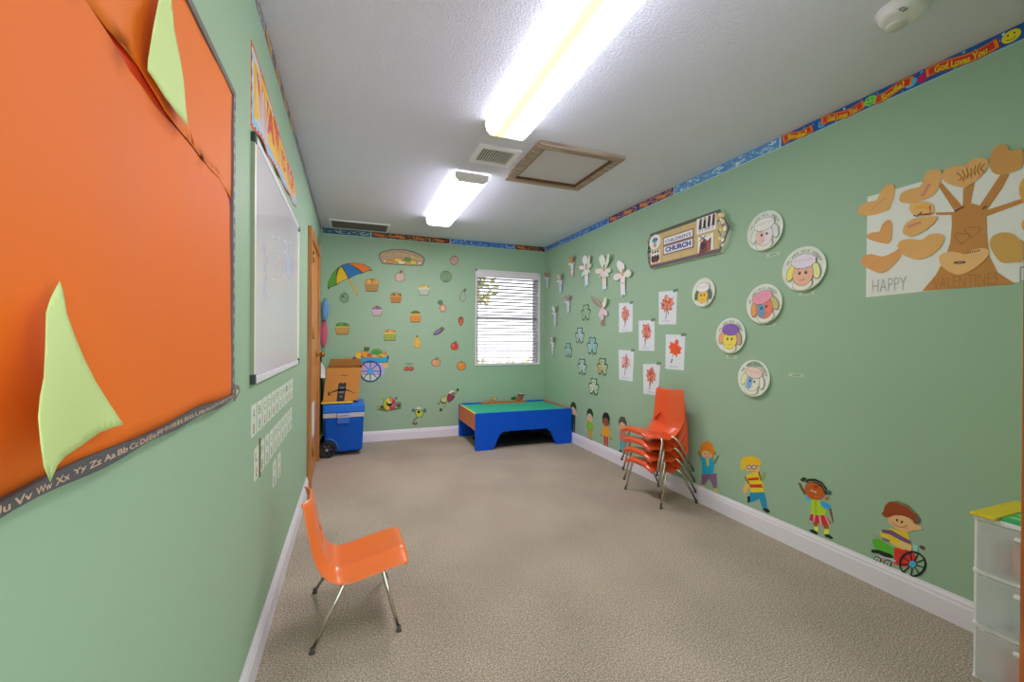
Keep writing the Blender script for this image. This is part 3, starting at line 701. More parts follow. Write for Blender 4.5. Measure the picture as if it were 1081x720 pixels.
zb = [BZ0-.004+.003*math.sin(k*.9) for k in range(N_+1)]; zt = [BZ0+.014+.003*math.sin(k*.6+1) for k in range(N_+1)]
for k in range(N_):
    a0, a1 = BY0+(BY1-BY0+.012)*k/N_, BY0+(BY1-BY0+.012)*(k+1)/N_
    d.raw([(a0, zb[k]), (a1, zb[k+1]), (a1, zt[k+1]), (a0, zt[k])], '4a4c4e')
al = 'Mm Nn Oo Pp Qq Rr Ss Tt Uu Vv Ww Xx Yy Zz Aa Bb Cc Dd Ee Ff Gg Hh Ii Jj Kk Ll'.split()
for k, w_ in enumerate(al+al[:9]):
    a0 = BY0+.02+k*.0325; d.text(w_, a0, BZ0+.001, .0085, 'b59c84', 1, .027, .02)
d.build('lower_border', parent=bu)
d = Dec('L', .014, .0006)
for k in range(24):
    z0, z1 = BZ0+(BZ1-BZ0)*k/24, BZ0+(BZ1-BZ0)*(k+1)/24
    d.raw([(BY1-.016+.003*math.sin(k*.8), z0), (BY1+.004+.003*math.sin(k*1.1), z0), (BY1+.004+.003*math.sin(k*1.1+1.1), z1), (BY1-.016+.003*math.sin(k*.8+.8), z1)], GRY)
    d.raw([(BY1-.010, z0+.008), (BY1-.002, z0+.008), (BY1-.002, z0+.022), (BY1-.010, z0+.022)], 'a09a90', 1)
d.build('side_border', parent=bu)  # paper border strip down the right edge of the board
d = Dec('L', .014, .0006)
d.raw([(BY0, BZ1-.012), (BY1, BZ1-.012), (BY1+.004, BZ1+.006), (BY0, BZ1+.006)], '5c5c58'); d.build('top_border', parent=bu)  # paper border strip along the upper edge
d = Dec('L', .004, .014)
d.raw([(BY1-.005, BZ0-.010), (BY1+.020, BZ0-.004), (BY1+.055, BZ0+.012), (BY1+.040, BZ0+.030), (BY1-.002, BZ0+.036)], '6a685c').raw([(BY1+.012, BZ0+.004), (BY1+.038, BZ0+.014), (BY1+.01, BZ0+.024)], 'b5ac90', 1); d.build('loose_corner', parent=bu)

# green paper leaves pinned on the board, curling away from it
LEAF = M('b4cc84', .6, .05, 5)
def paper_leaf(pts, axis0, axis1, lift, label, fold=None):
    """pts px outline; lift(a,z) metres off the board"""
    P = [wall_uv('L', *p) for p in pts]
    bm = bmesh.new(); bm.faces.new([bm.verts.new((0, a, z)) for a, z in P]); bmesh.ops.triangulate(bm, faces=bm.faces[:])
    for _ in range(4): bmesh.ops.subdivide_edges(bm, edges=[e for e in bm.edges if e.calc_length() > .02], cuts=1); bmesh.ops.triangulate(bm, faces=[f for f in bm.faces if len(f.verts) > 3])
    for v in bm.verts:
        t = lift(v.co.y, v.co.z)                                   # keep the sight line: slide along it
        w = Vector((XL, v.co.y, v.co.z)); dr = CAM-w; v.co = w+dr*(t/abs(dr.x))
    o = MB().bm(bm, LEAF, True).build('paper_leaf', fix=False)
    so = o.modifiers.new('s', 'SOLIDIFY'); so.thickness = .0007
    return tag(o, label, 'paper leaf', 'green paper leaves on the bulletin board')
def sm01(x): x = max(0, min(1, x)); return x*x*(3-2*x)
a_l, z_t = wall_uv('L', 44, 440)[0], wall_uv('L', 62, 297)[1]
z_b = wall_uv('L', 50, 508)[1]; a_r = wall_uv('L', 130, 448)[0]
paper_leaf([(62.3, 296.7), (66, 308), (70, 331.7), (78, 354), (88, 378), (100, 402), (115, 426), (130, 448.3), (117, 452), (104, 457), (86, 470), (68, 482), (60, 491), (52.5, 508.8), (46, 492), (42.5, 468), (40, 440), (42, 418), (46, 398), (47.5, 365), (48.3, 330), (53, 315)],
           0, 0, lambda a, z: .024+.050*sm01((a_r-.04-a)/(a_r-a_l))*sm01((z_t-z)/(z_t-z_b)*1.2)*sm01((z-z_b)/.03+.55),
           'lower pale green paper leaf curling off the orange bulletin board')
a2 = wall_uv('L', 198, 133)
paper_leaf([(168, 0), (163, 25), (156.7, 63), (156, 74), (164, 86), (174, 102), (186, 118), (198.3, 133), (196, 110), (194, 85), (190, 60), (184, 30), (180, 0), (179, -14), (174, -26), (170, -14)],
           0, 0, lambda a, z: .020+.006*sm01((z-a2[1])/.1)*sm01((1.83-z)/.08)+.004, 'upper pale green paper leaf high on the orange bulletin board')

# whiteboard
wbo = empty('whiteboard', (XL, 2.345, 1.04), 'white dry erase board hanging on the left wall under the colourful banner', 'whiteboard')
a0, a1, z0, z1 = 1.675, 3.015, 1.04, 1.905
d = Dec('L', .0085); WBS = M('d2d4da', .16, .015, 2, spec=.5)
d.raw([(a0+.03, z0+.02), (a1-.02, z0+.02), (a1-.02, z1-.02), (a0+.03, z1-.02)], WBS); d.build('writing_surface', parent=wbo)
fm = MB(); FRM = M('d8d6bc', .35, .03); FRD = M('76846f', .5, .05)
for (a, b, c, e), m_ in (((a0+.008, a0+.035, z0, z1), FRM), ((a1-.025, a1-.004, z0, z1), FRM), ((a0+.008, a1-.004, z0, z0+.022), M('c8ccd0', .35)), ((a0+.008, a1-.004, z1-.022, z1), M('c8ccd0', .35)), ((a0+.003, a0+.008, z0, z1), FRD)):
    fm.box((XL, a, c), (XL+.012, b, e), m_)
f_ = fm.build('frame', loc=(0, 0, 0), fix=False); f_.parent = wbo; f_.location = -Vector(wbo.location)
for a, z in ((a0, z0), (a0, z1-.035), (a1-.03, z0), (a1-.03, z1-.035)):
    k_ = MB().box((XL, a, z), (XL+.015, a+.030, z+.034), M('22302a', .5), .003).build('corner_cap', loc=(0, 0, 0)); k_.parent = wbo; k_.location = -Vector(wbo.location)
d = Dec('L', .0002, .0083)
pen = '8a94b4'
for k, (py, st) in enumerate(((262, '5'), (274, 'm'), (281, 's'), (294, 'R'), (302, '6'), (312, '7'))):
    px_ = 275+(k % 2)*3; a, z = wall_uv('L', px_, py); d.text(st, a, z-.015, .03, pen, 0, .05)
d.build('marker_letters', parent=wbo); d = Dec('L', .0002, .0083)
r3 = random.Random(3)
for k in range(26):
    px_, py = r3.uniform(284, 306), r3.uniform(248, 300); a, z = wall_uv('L', px_, py)
    d.mstroke([(a, z), (a+r3.uniform(.01, .05), z+r3.uniform(-.02, .02)), (a+r3.uniform(.04, .08), z+r3.uniform(-.02, .02))], .004, 'b4bacb', 0)
d.build('marker_scribble', parent=wbo); d = Dec('L', .0002, .0083)
a, z = wall_uv('L', 303, 282)
for k in range(14): d.mstroke([(a-.09, z-.05+.008*k), (a+.08, z-.045+.008*k)], .004, 'a9bed6', 0)
d.build('marker_smudge', parent=wbo)

# banner over the whiteboard
bn = empty('banner', (XL, 2.27, 2.03), 'colourful WAY TO GO paper banner stuck above the whiteboard', 'banner')
d = Dec('L', .0016); d.bend = lambda a, z: .008*math.sin((a-1.67)*9)**2*max(0, (2.1-z)/.15)
def bz(a, v):                                    # the banner sags: v 0..1 from lower to upper edge
    u = (a-1.674)/1.21; lo = 1.920+.062*u+.010*math.sin(u*14)**2; hi = 2.213-.085*u+.006*math.sin(u*9); return lo+(hi-lo)*v
def band(c, v0, v1, L, a0_=1.674, a1_=2.884, n=36, w0=None, w1=None):
    for k in range(n):
        p, q_ = a0_+(a1_-a0_)*k/n, a0_+(a1_-a0_)*(k+1)/n
        f0 = (lambda a: bz(a, v0)) if w0 is None else w0; f1 = (lambda a: bz(a, v1)) if w1 is None else w1
        d.raw([(p, f0(p)), (q_, f0(q_)), (q_, f1(q_)), (p, f1(p))], c, L)
band('c2502a', 0, 1, 0); band('aeb6bc', .05, .95, 1, 1.684, 2.872)
band('79aac6', .05, .42, 2, 1.684, 2.872, w1=lambda a: bz(a, .30+.12*math.sin(a*12)))
band('79aac6', .7, .95, 2, 2.25, 2.872, w0=lambda a: bz(a, .80+.1*math.sin(a*10)))
for k in range(60):
    a = 1.684+k*.0202
    d.raw([(a, bz(a, .035)), (a+.010, bz(a, .035)), (a+.010, bz(a, .075)), (a, bz(a, .075))], 'e8e6e0' if k % 2 else '50403c', 2)
for k in range(10): 
    z = bz(1.69, .08)+k*.026; d.raw([(1.679, z), (1.688, z), (1.688, z+.013), (1.679, z+.013)], 'ece8e0' if k % 2 else '403838', 2)
band('dcb010', 0, 0, 3, 1.71, 2.82, w0=lambda a: bz(a, .20+.05*math.sin(a*14)), w1=lambda a: bz(a, .88+.05*math.sin(a*14)))
sl_ = lambda u: 0
for st, a, w_, h_ in (('WAY', 1.75, .50, .125), ('TO', 2.31, .15, .085), ('GO!', 2.51, .26, .105)):
    v0 = .36
    d.text(st, a-.006, bz(a, v0)-.006, h_+.012, 'e8c83c', 4, w_+.012, .06, .0)
    d.text(st, a, bz(a, v0), h_, 'c0361a', 5, w_, .05, .0)
d.build('printed_strip', parent=bn)

# alphabet cards in three rows
CARD = 'bccab8'
def card(a, z, w, h, st, col, label):
    d = Dec('L', .0012)
    d.raw([(a, z), (a+w, z), (a+w, z+h), (a, z+h)], '8aa08c', 0)
    d.raw([(a+.004, z+.004), (a+w-.004, z+.004), (a+w-.004, z+h-.004), (a+.004, z+h-.004)], CARD, 1)
    d.text(st, a+w*.26, z+h*.56, h*.26, '747a74', 2, w*.48, .0)
    d.raw([(a+w*.28, z+h*.20), (a+w*.72, z+h*.20), (a+w*.62, z+h*.40), (a+w*.38, z+h*.40)], col, 2)
    d.mell(a+w*.5, z+h*.14, w*.12, h*.05, '5a5e60', 2)
    d.build('alphabet_card', label, 'card', 'alphabet cards on the left wall')
cc = ['a08a80', '8c98a0', 'a8a080', '8a9482', '968a98']
ordn = ['first', 'second', 'third', 'fourth', 'fifth', 'sixth', 'seventh', 'eighth', 'ninth', 'tenth', 'eleventh']
for k in range(11): card(1.695+k*.1022, .848, .092, .120, 'ABCDEFGHIJK'[k], cc[k % 5], '%s letter card from the left in the top row under the whiteboard' % ordn[k])
for k in range(10): card(1.745+k*.1050, .680, .090, .126, 'LMNOPQRSTU'[k], cc[(k+2) % 5], '%s letter card from the left in the middle row of cards' % ordn[k])
for k in range(2): card(2.13+k*.135, .53, .100, .122, 'VW'[k], cc[(k+1) % 5], '%s letter card of the lowest short row on the left wall' % ('left' if k == 0 else 'right'))
d = Dec('L', .005); d.raw([(1.838, .676), (1.847, .676), (1.847, .822), (1.838, .822)], '5c5030'); d.build('card_strip', 'thin dark brown strip stuck between first two middle row letter cards', 'strip')

# cut-out decals near the far end of the left wall and in the corner
def cut(pl, polys, name, label, cat, group=None, base=.0015, off=.0005):
    d = Dec(pl, base, off)
    for k, (c, P) in enumerate(polys): d.poly(P, c, k)
    return d.build(name, label, cat, group)
for (py, c, lb) in ((262, '4f6e52', 'highest dark green leaf decal on the left wall beyond the door top'), (282, '66855e', 'middle dull green leaf decal on the left wall beyond the door'), (298, '77845c', 'lowest olive leaf decal on the left wall above the pink balloon')):
    a, z = wall_uv('L', 336.8, py); d = Dec('L', .0015)
    d.raw([(a-.20, z+.10), (a-.05, z+.09), (a+.12, z-.02), (a+.16, z-.10), (a+.02, z-.06), (a-.14, z+.02)], c).mstroke([(a-.17, z+.08), (a+.14, z-.08)], .008, '34503a', 1)
    d.build('leaf_decal', lb, 'wall decal', 'leaf decals on the left wall')
def balloon(px_, py, rx, ry, c, lb, dd=.03):
    b_ = empty('paper_balloon', U(1, D-dd, px_, py), lb, 'paper balloon', 'paper balloons in the back left corner')
    s_ = abs(U(1, D-.03, px_+1, py).x-U(1, D-.03, px_, py).x)
    mb = MB().lathe([(0, -.012), (.5, -.011), (.86, -.006), (1, 0), (.86, .006), (.5, .011), (0, .012)], M(c, .45, .04), axis='y', n=28)
    for v in mb.v: v.x *= rx*s_; v.z *= ry*s_
    mb.build('balloon_disc', b_)
    MB().tube([(0, 0, -ry*s_), (.01, .0, -ry*s_-.03), (-.005, .0, -ry*s_-.06)], .003, M('5c5a58', .6), 6).build('hanging_string', b_)
balloon(343.4, 327, 3.4, 13, '5a86b8', 'blue paper balloon in the corner right of the pink one', .06)
balloon(341.8, 352, 3.8, 16, 'b84c6a', 'deep pink paper balloon above the cardboard box in the corner')
# ================================================================== BORDERS UNDER THE CEILING
def border(pl, a0, a1, kind, label, seed):
    r = random.Random(seed); hb = .066; z0 = H-hb; L_ = a1-a0
    d = Dec(pl, .0012, -.0003, rough=.3)
    if kind == 'smile':
        d.raw([(a0, z0), (a1, z0), (a1, H), (a0, H)], 'a8c4d8', 0); d.raw([(a0+.004, z0+.003), (a1, z0+.003), (a1, H), (a0+.004, H)], '1d4f92', 1)
        for k in range(70): d.mell(r.uniform(a0+.01, a1-.01), r.uniform(z0+.008, H-.006), r.uniform(.003, .008), r.uniform(.003, .006), r.choice(['3c7fc0', '2f8fae', '6fb84e', '56b0c8', '2a3f86', 'd0dce0']), 2, 0, 8)
        def wave(c, s0, s1, wd, L, ph):
            n = 16; d.mstroke([(a0+s0+(s1-s0)*k/n, z0+.033+.010*math.sin(ph+k/n*5.2)) for k in range(n+1)], wd, c, L)
        def smiley(s, c): 
            d.mell(a0+s, z0+.034, .027, .024, c, 5, 0, 20); d.mell(a0+s-.009, z0+.041, .003, .004, '20201c', 6, 0, 8); d.mell(a0+s+.009, z0+.041, .003, .004, '20201c', 6, 0, 8)
            d.mstroke([(a0+s-.014+.0028*k, z0+.026-.006*math.sin(PI*k/10)) for k in range(11)], .0025, '20201c', 6)
        ph = 1.2
        def words(st, s0, s1, ph):
            wave('8a1f4a', s0-.035, s1+.035, .046, 3, ph); wave('d8862a', s0-.03, s1+.03, .040, 4, ph); wave('c22a22', s0-.02, s1+.02, .030, 5, ph)
            d.text(st, a0+s0-.003, z0+.013, .038, '7a4a10', 6, s1-s0+.006, .05, 0, lambda u: .010*math.sin(ph+(.1+.8*u)*5.2)-.002)
            d.text(st, a0+s0, z0+.016, .032, 'f0d020', 7, s1-s0, .035, 0, lambda u: .010*math.sin(ph+(.1+.8*u)*5.2)-.002)
        # left to right for the viewer: Smile, God Loves You, smile, Smile, God Loves You, smile
        for s, c in ((.035, 'd8622a'), (.43, 'c0202a'), (.69, 'b01f58'), (.245, '3f9fd0'), (.645, '46b4dc')): d.mell(a0+s, z0+.030, .024, .020, c, 3, .4, 12)
        for s in (.35, .64, .75, .80): 
            P = [(a0+s+(.011 if k % 2 == 0 else .005)*math.cos(PI*k/5), z0+(.052 if s in (.64, .75) else .012)+(.011 if k % 2 == 0 else .005)*math.sin(PI*k/5)) for k in range(10)]; d.raw(P, '62b04a', 4)
        words('Smile!', .045, .16, 1.0); words('God Loves You', .27, .42, 1.2); words('Smile!', .525, .62, 3.6); words('God Loves You', .73, .90, 1.0)
        smiley(.478, '6fc04a'); smiley(L_-.035, 'e4d81c')
    else:
        base, cols = kind
        d.raw([(a0, z0), (a1, z0), (a1, H), (a0, H)], 'c4d6dc', 0); d.raw([(a0+.004, z0+.004), (a1-.004, z0+.004), (a1-.004, H), (a0+.004, H)], base, 1)
        n = int(L_*150)
        for k in range(n):
            a = r.uniform(a0+.015, a1-.015); z = r.uniform(z0+.010, H-.008)
            if r.random() < .5: d.mell(a, z, r.uniform(.006, .018), r.uniform(.003, .008), r.choice(cols), 2+k % 4, r.uniform(-.6, .6), 9)
            else: d.mstroke([(a+.009*j-.018, z+.006*math.sin(j*1.5+k)) for j in range(4)], r.uniform(.003, .006), r.choice(cols), 2+k % 4)
        if len(cols) > 5:                                              # the printed word blocks
            s = .09
            while s < L_-.12:
                n_ = 10; d.mstroke([(a0+s-.06+.012*k, z0+.033+.008*math.sin(1+k*.5)) for k in range(n_+1)], .036, cols[0], 6); d.text('Smile!' if int(s*10) % 2 else 'God Loves You', a0+s-.05, z0+.022, .026, cols[1], 7, .10, .02, 0, lambda u: .006*math.sin(1+u*4))
                s += .235
    return d.build('border_strip', label, 'wallpaper border', 'printed border strips under the ceiling')
BLUEK = ('2f66a8', ['8fb0d0', '5a8cc4', 'b4cce0', '3a5a9c'])
BLUEGLARE = ('4f86b4', ['a8c4d0', '86aec6', 'c6d6d8', '5a7fae', '7fb0b0'])  # window glare painted into the print colours, paler than the plain blue
ORK = ('2a2f62', ['b05a4a', 'e2b23c', '8a4a6a', 'd08a3a', '3f5fa0', 'd8b070'])
BRK = ('2c2a30', ['a8482c', 'd8a83c', '7a3a2a', 'c07a34', '3a5a6a', 'b8884a'])
border('R', -1.862, -.86, 'smile', 'bright blue border strip with clear God Loves You lettering nearest the viewer', 1)
border('R', -2.775, -1.866, BLUEGLARE, 'blue border strip with painted window glare above church sign, right of the orange lettered one', 2)
border('R', -3.72, -2.779, ORK, 'navy and orange lettered border strip on the right wall above the paper flowers', 3)
border('R', -5.23, -3.724, BLUEK, 'plain blue border strip on the right wall running into the corner', 4)
border('B', XL+.004, .20, ('36586a', ['7fa0a8', '5a8090', 'a8c0c0', '2c4656']), 'dull teal border strip on the back wall below the long grille', 5)
border('B', .204, 1.13, BRK, 'black and orange lettered border strip on the back wall above the fruit sign', 6)
border('B', 1.134, 1.98, BLUEK, 'plain blue border strip on the back wall left of the window corner', 7)
border('B', 1.984, XR-.004, BRK, 'short brown border strip on the back wall above the window', 8)
border('L', .9, 1.9, ('6a6e68', ['b8b4a4', '8a8c80', 'd0ccc0', '4c4c48', 'a89a80']), 'grey looking border strip on the left wall above the bulletin board and banner start', 9)
border('L', 1.904, 2.85, ('4a4c58', ['c8a848', 'a85a4a', 'b09a80', '6a7f9a', '303038', '8a5a3a']), 'dark multicoloured border strip on the left wall above the banner', 10)
border('L', 2.854, D-.004, ('5c6266', ['8a8478', 'a8988c', '6a5a5a', '46505a']), 'dull grey border strip on the left wall above the brown door', 11)

# ================================================================== RIGHT WALL PAPERS
INK = '3c4038'
# lambs on paper plates
def plate(px_, py, wool, face, earl, earr, label, rot=0., tilt=.02, size=.125, patch=None, beard='c8ccb8', words=True, sc=1.0):
    c = U(0, XR, px_, py); o = empty('paper_plate', c, label, 'paper plate', 'lamb faces on paper plates')
    PW = M('d5dfcf', .5, .02)
    mb = MB().lathe([(0, .0003), (.03, .0003), (.03, -.006), (size*.84, -.006), (size*.90, -.008), (size, -.0115), (size, -.013), (size*.90, -.0095), (size*.84, -.0075), (0, -.0075)], PW, axis='x', n=44)
    o.rotation_euler = (0, tilt, 0)
    for v in mb.v: pass
    mb.build('plate', o, fix=False)
    d = Dec('R', .0004, 0); ca, sa = math.cos(rot), math.sin(rot)
    def T(x, y): return (x*ca-y*sa, x*sa+y*ca)
    def el(x, y, rx, ry, col, L, r=0, n=18):
        P = []
        for k in range(n):
            t = 2*PI*k/n; xx, yy = rx*math.cos(t), ry*math.sin(t)
            P.append(T(x+xx*math.cos(r)-yy*math.sin(r), y+xx*math.sin(r)+yy*math.cos(r)))
        d.raw(P, col, L)
    def cloud(x, y, rx, ry, col, L, g=0):
        P = []
        for k in range(48):
            t = 2*PI*k/48; q_ = 1+.07*abs(math.sin(t*5)); P.append(T(x+(rx*q_+g)*math.cos(t), y+(ry*q_+g)*math.sin(t)))
        d.raw(P, col, L)
    s = size/.125*sc
    for sx_, col in ((-1, earl), (1, earr)):
        el(sx_*.072*s, -.018*s, .0235*s, .047*s, INK, 0, sx_*.22); el(sx_*.072*s, -.018*s, .021*s, .0445*s, col, 1, sx_*.22)
    cloud(0, -.085*s, .052*s, .034*s, INK, 1, .002); cloud(0, -.085*s, .052*s, .034*s, beard, 2)
    el(0, -.030*s, .060*s, .066*s, INK, 3); el(0, -.030*s, .058*s, .064*s, face, 4)
    if patch: el(-.022*s, -.030*s, .026*s, .055*s, patch, 5)
    cloud(0, .042*s, .066*s, .038*s, INK, 5, .002); cloud(0, .042*s, .066*s, .038*s, wool, 6)
    for k in range(4):
        P = [T((-.04+.026*k+.010*math.cos(j*.7))*s, (.045+.008*math.sin(j*.7))*s) for j in range(7)]; d.mstroke(P, .0016, '7c7a74', 7)
    for sx_ in (-1, 1):
        el(sx_*.018*s, -.022*s, .0075*s, .0095*s, '14140f', 6); el(sx_*.020*s, -.019*s, .002*s, .0025*s, 'e8e8e0', 7)
        d.mstroke([T((sx_*.032+.003*j*-sx_)*s, (-.003+.002*j)*s) for j in range(5)], .0018*s, INK, 6)
    d.mstroke([T((-.016+.004*j)*s, (-.058-.006*math.sin(PI*j/8))*s) for j in range(9)], .002*s, '6a4a40', 6)
    ws = 'WE ARE HIS SHEEP'
    if words:
        for k, ch in enumerate(ws):
            if ch == ' ': continue
            t = math.radians(158-136*k/(len(ws)-1))+rot; r_ = size*.80
            V, Fc, asp = text_tris(ch, .0); h_ = .014; w_ = h_*min(asp, 1.1)
            ct, st_ = math.cos(t-PI/2), math.sin(t-PI/2)
            P = []
            for u, v in V:
                x, y = (u-.5)*w_, (v-.5)*h_; P.append(wall_xyz('R', r_*math.cos(t)+x*ct-y*st_, r_*math.sin(t)+x*st_+y*ct, .0007))
            d.mb.add(P, Fc, M('4a5048'))
    f = d.mb; 
    for v in f.v: v.x -= XR; v.x -= .0128
    f.build('lamb_face', o, fix=False)
plate(808.5, 244, 'cfd0c8', 'c9c6c4', 'c2cdb8', 'c0c8c0', 'highest lamb plate, mostly white with a pinkish nose, right of the church sign', .05, .06, .125, 'c9a79c')
plate(849.5, 284, 'c8c4cc', 'd8a98e', 'd8d266', 'd6dc94', 'largest looking lamb plate with yellow ears and orange pink face', -.02, .05, .128)
plate(807.5, 321, 'd08a9a', 'd0725c', 'c88c50', 'a9a868', 'lamb plate with pink wool, orange face and blue patches', .25, .06, .125, '5c88a4')
plate(772.2, 354.5, '7a58a4', 'd2c652', 'd49a74', 'b09078', 'lamb plate with purple wool and yellow face', -.03, .05, .122)
plate(796.5, 399.5, 'cdb8ac', 'c8ccb8', 'cdd0a0', 'c8d0b8', 'lowest lamb plate, bent, with a blue patch over one eye', -.12, .10, .118, '6f9cc0', sc=.94)
plate(743.6, 309, 'cfd0cc', 'd4ae38', '3f7048', '4a6a58', 'small lamb plate with yellow face and dark green ears, left of the pink wool one', 0, .05, .108, words=False, sc=.98)
for px_, py, lb in ((816, 268.5, 'small clear name label below the highest lamb plate'), (851.5, 309.5, 'small clear name label below the lamb plate with yellow ears'), (811.5, 342.5, 'small clear name label below the pink wool lamb plate'), (772, 376.5, 'small clear name label below the purple wool lamb plate'), (840.5, 396, 'small clear name label alone on bare wall right of the lowest lamb plate')):
    a, z = wall_uv('R', px_, py); d = Dec('R', .0008)
    d.raw([(a-.045, z-.010), (a+.045, z-.010), (a+.045, z+.010), (a-.045, z+.010)], '9fb695')
    r = random.Random(int(px_))
    for k in range(6): d.raw([(a-.022+.008*k, z-.004), (a-.017+.008*k, z-.004), (a-.017+.008*k, z+.002+r.uniform(0, .003)), (a-.022+.008*k, z+.003)], '5a6450', 1)
    d.build('name_label', lb, 'label', 'name labels below the plates')

# church sign
SIGN = [(689.9, 247.3), (763.3, 221.3), (768.5, 233), (771.7, 244.2), (768.5, 257), (763.3, 266.6), (689.9, 283.8), (687.2, 276), (686, 264), (687, 255)]
so = empty('church_sign', U(0, XR, 728, 254), 'tan wooden classroom sign reading CHURCH on the right wall', 'sign')
d = Dec('R', .0283, -.0003); S = [d.px(*p) for p in SIGN]
ca_ = sum(p[0] for p in S)/len(S); cz_ = sum(p[1] for p in S)/len(S)
d.raw(S, 'c9cfc4'); d.build('board', parent=so)
d = Dec('R', .004, .0285)
def sg(u, v): # unit coords inside the sign: u 0..1 left-right between the straight ends, v 0..1 up
    p = [d.px(*q_) for q_ in ((689.9, 283.8), (763.3, 266.6), (763.3, 221.3), (689.9, 247.3))]
    lo = (p[0][0]+(p[1][0]-p[0][0])*u, p[0][1]+(p[1][1]-p[0][1])*u); hi = (p[3][0]+(p[2][0]-p[3][0])*u, p[3][1]+(p[2][1]-p[3][1])*u)
    return (lo[0]+(hi[0]-lo[0])*v, lo[1]+(hi[1]-lo[1])*v)
d.raw([sg(.0, .0), sg(1, .0), sg(1.06, .25), sg(1.115, .5), sg(1.06, .78), sg(1, 1), sg(0, 1), sg(-.04, .78), sg(-.055, .5), sg(-.04, .2)], '4a4f42')
def q4(u0, v0, u1, v1, c, L): d.raw([sg(u0, v0), sg(u1, v0), sg(u1, v1), sg(u0, v1)], c, L)
q4(0, .09, 1.0, .91, 'b3a068', 1); q4(.0, 0, 1, .085, '5a4c50', 1); q4(.495, .09, .5, .91, '8f7f4c', 2)
d.raw([sg(.98, .09), sg(1.05, .28), sg(1.09, .5), sg(1.05, .76), sg(.98, .91)], 'a8985c', 2)
r = random.Random(5)
for k in range(34):
    u, v = r.uniform(.99, 1.065), r.uniform(.14, .88)
    if u-1 < .09*(1-abs(v-.5)*1.7): d.mell(*sg(u, v), r.uniform(.008, .018), r.uniform(.008, .016), r.choice(['2e3430', '6a6c66', 'c8bc70', '9aa08c', '46503c', 'd8d6c4']), 3+k % 3, r.uniform(0, 3), 8)
for k in range(20):
    u, v = r.uniform(-.04, -.005), r.uniform(.15, .85); d.mell(*sg(u, v), .011, .013, r.choice(['2e3430', '6a6c66', '8a8c70', '5c6450']), 3+k % 3, r.uniform(0, 3), 8)
d.build('painted_face', parent=so)
d = Dec('R', .0015, .0345)
for v0, v1, c in ((.56, .73, 'e0e2e0'), (.30, .50, 'd4d8e2')):
    d.raw([sg(.225, v0-.025), sg(.675, v0-.025), sg(.675, v1+.025), sg(.225, v1+.025)], '6a4440', 0); d.raw([sg(.235, v0), sg(.665, v0), sg(.665, v1), sg(.235, v1)], c, 1)
h_ = sg(0, .73)[1]-sg(0, .56)[1]
a, z = sg(.26, .59); a1_, z1_ = sg(.64, .59); d.text("CHILDREN'S", a, z, h_*.55, '4a5a78', 2, a1_-a, .02, (z1_-z)/(a1_-a))
a, z = sg(.26, .34); a1_, z1_ = sg(.64, .34); d.text('CHURCH', a, z, h_*.78, '20366c', 2, a1_-a, .05, (z1_-z)/(a1_-a))
d.build('name_panel', parent=so)
d = Dec('R', .0015, .0345); a, z = sg(.085, .72); d.mell(a, z, .072, .062, 'dcdcd4', 0); d.mell(a+.0, z+.015, .035, .020, '4f8a96', 1); d.mell(a, z-.025, .020, .022, 'a88a80', 1); d.mell(a+.02, z+.02, .010, .008, '26404a', 2); d.mell(a-.012, z+.02, .010, .008, '26404a', 2); d.build('oval_picture', parent=so)
def pic(u0, v0, u1, v1, name):
    d = Dec('R', .0015, .0345); d.raw([sg(u0, v0), sg(u1, v0), sg(u1, v1), sg(u0, v1)], 'd6d6cc', 0); return d
d = pic(.01, .13, .17, .47, 'b')
for k in range(3): a, z = sg(.045+.045*k, .25); d.mell(a, z, .018, .03, '2a1c1a', 1); d.mell(a, z+.055, .012, .010, '3a2c28', 1)
for k in range(2): a, z = sg(.07+.04*k, .20); d.mell(a, z, .015, .02, '6a2420', 2)
d.build('figure_picture', parent=so)
d = pic(.72, .56, .965, .94, 'c')
for k in range(4): a, z = sg(.765+.055*k, .79); d.raw([(a-.014, z-.035), (a+.012, z-.04), (a+.016, z+.025), (a-.004, z+.04)], '26221e', 1); d.mell(a+.006, z+.03, .012, .012, ['6a4a3a', '8c8c86', '3a3a36', '5a3a30'][k], 2)
a, z = sg(.745, .60); a1_, z1_ = sg(.94, .60); d.text('START', a, z, .03, '5c5c66', 1, a1_-a, .0, (z1_-z)/(a1_-a)); d.build('figure_picture', parent=so)
d = pic(.735, .10, .93, .50, 'd')
a, z = sg(.83, .24); d.raw([(a-.06, z-.05), (a+.05, z-.04), (a+.055, z+.05), (a+.02, z+.03), (a-.01, z+.05), (a-.045, z+.03)], '6e3026', 1); d.mell(a-.02, z, .025, .025, '2c1a18', 2); d.mell(a+.03, z-.01, .015, .03, '8c4a34', 2)
a, z = sg(.80, .43); d.mstroke([(a-.03, z+.02), (a+.03, z-.02)], .008, '3a3c3c', 1).mstroke([(a-.03, z-.015), (a+.03, z+.015)], .008, '3a3c3c', 2).mstroke([(a+.04, z+.01), (a+.075, z+.015)], .004, '8c8c88', 1)
d.build('house_picture', parent=so)

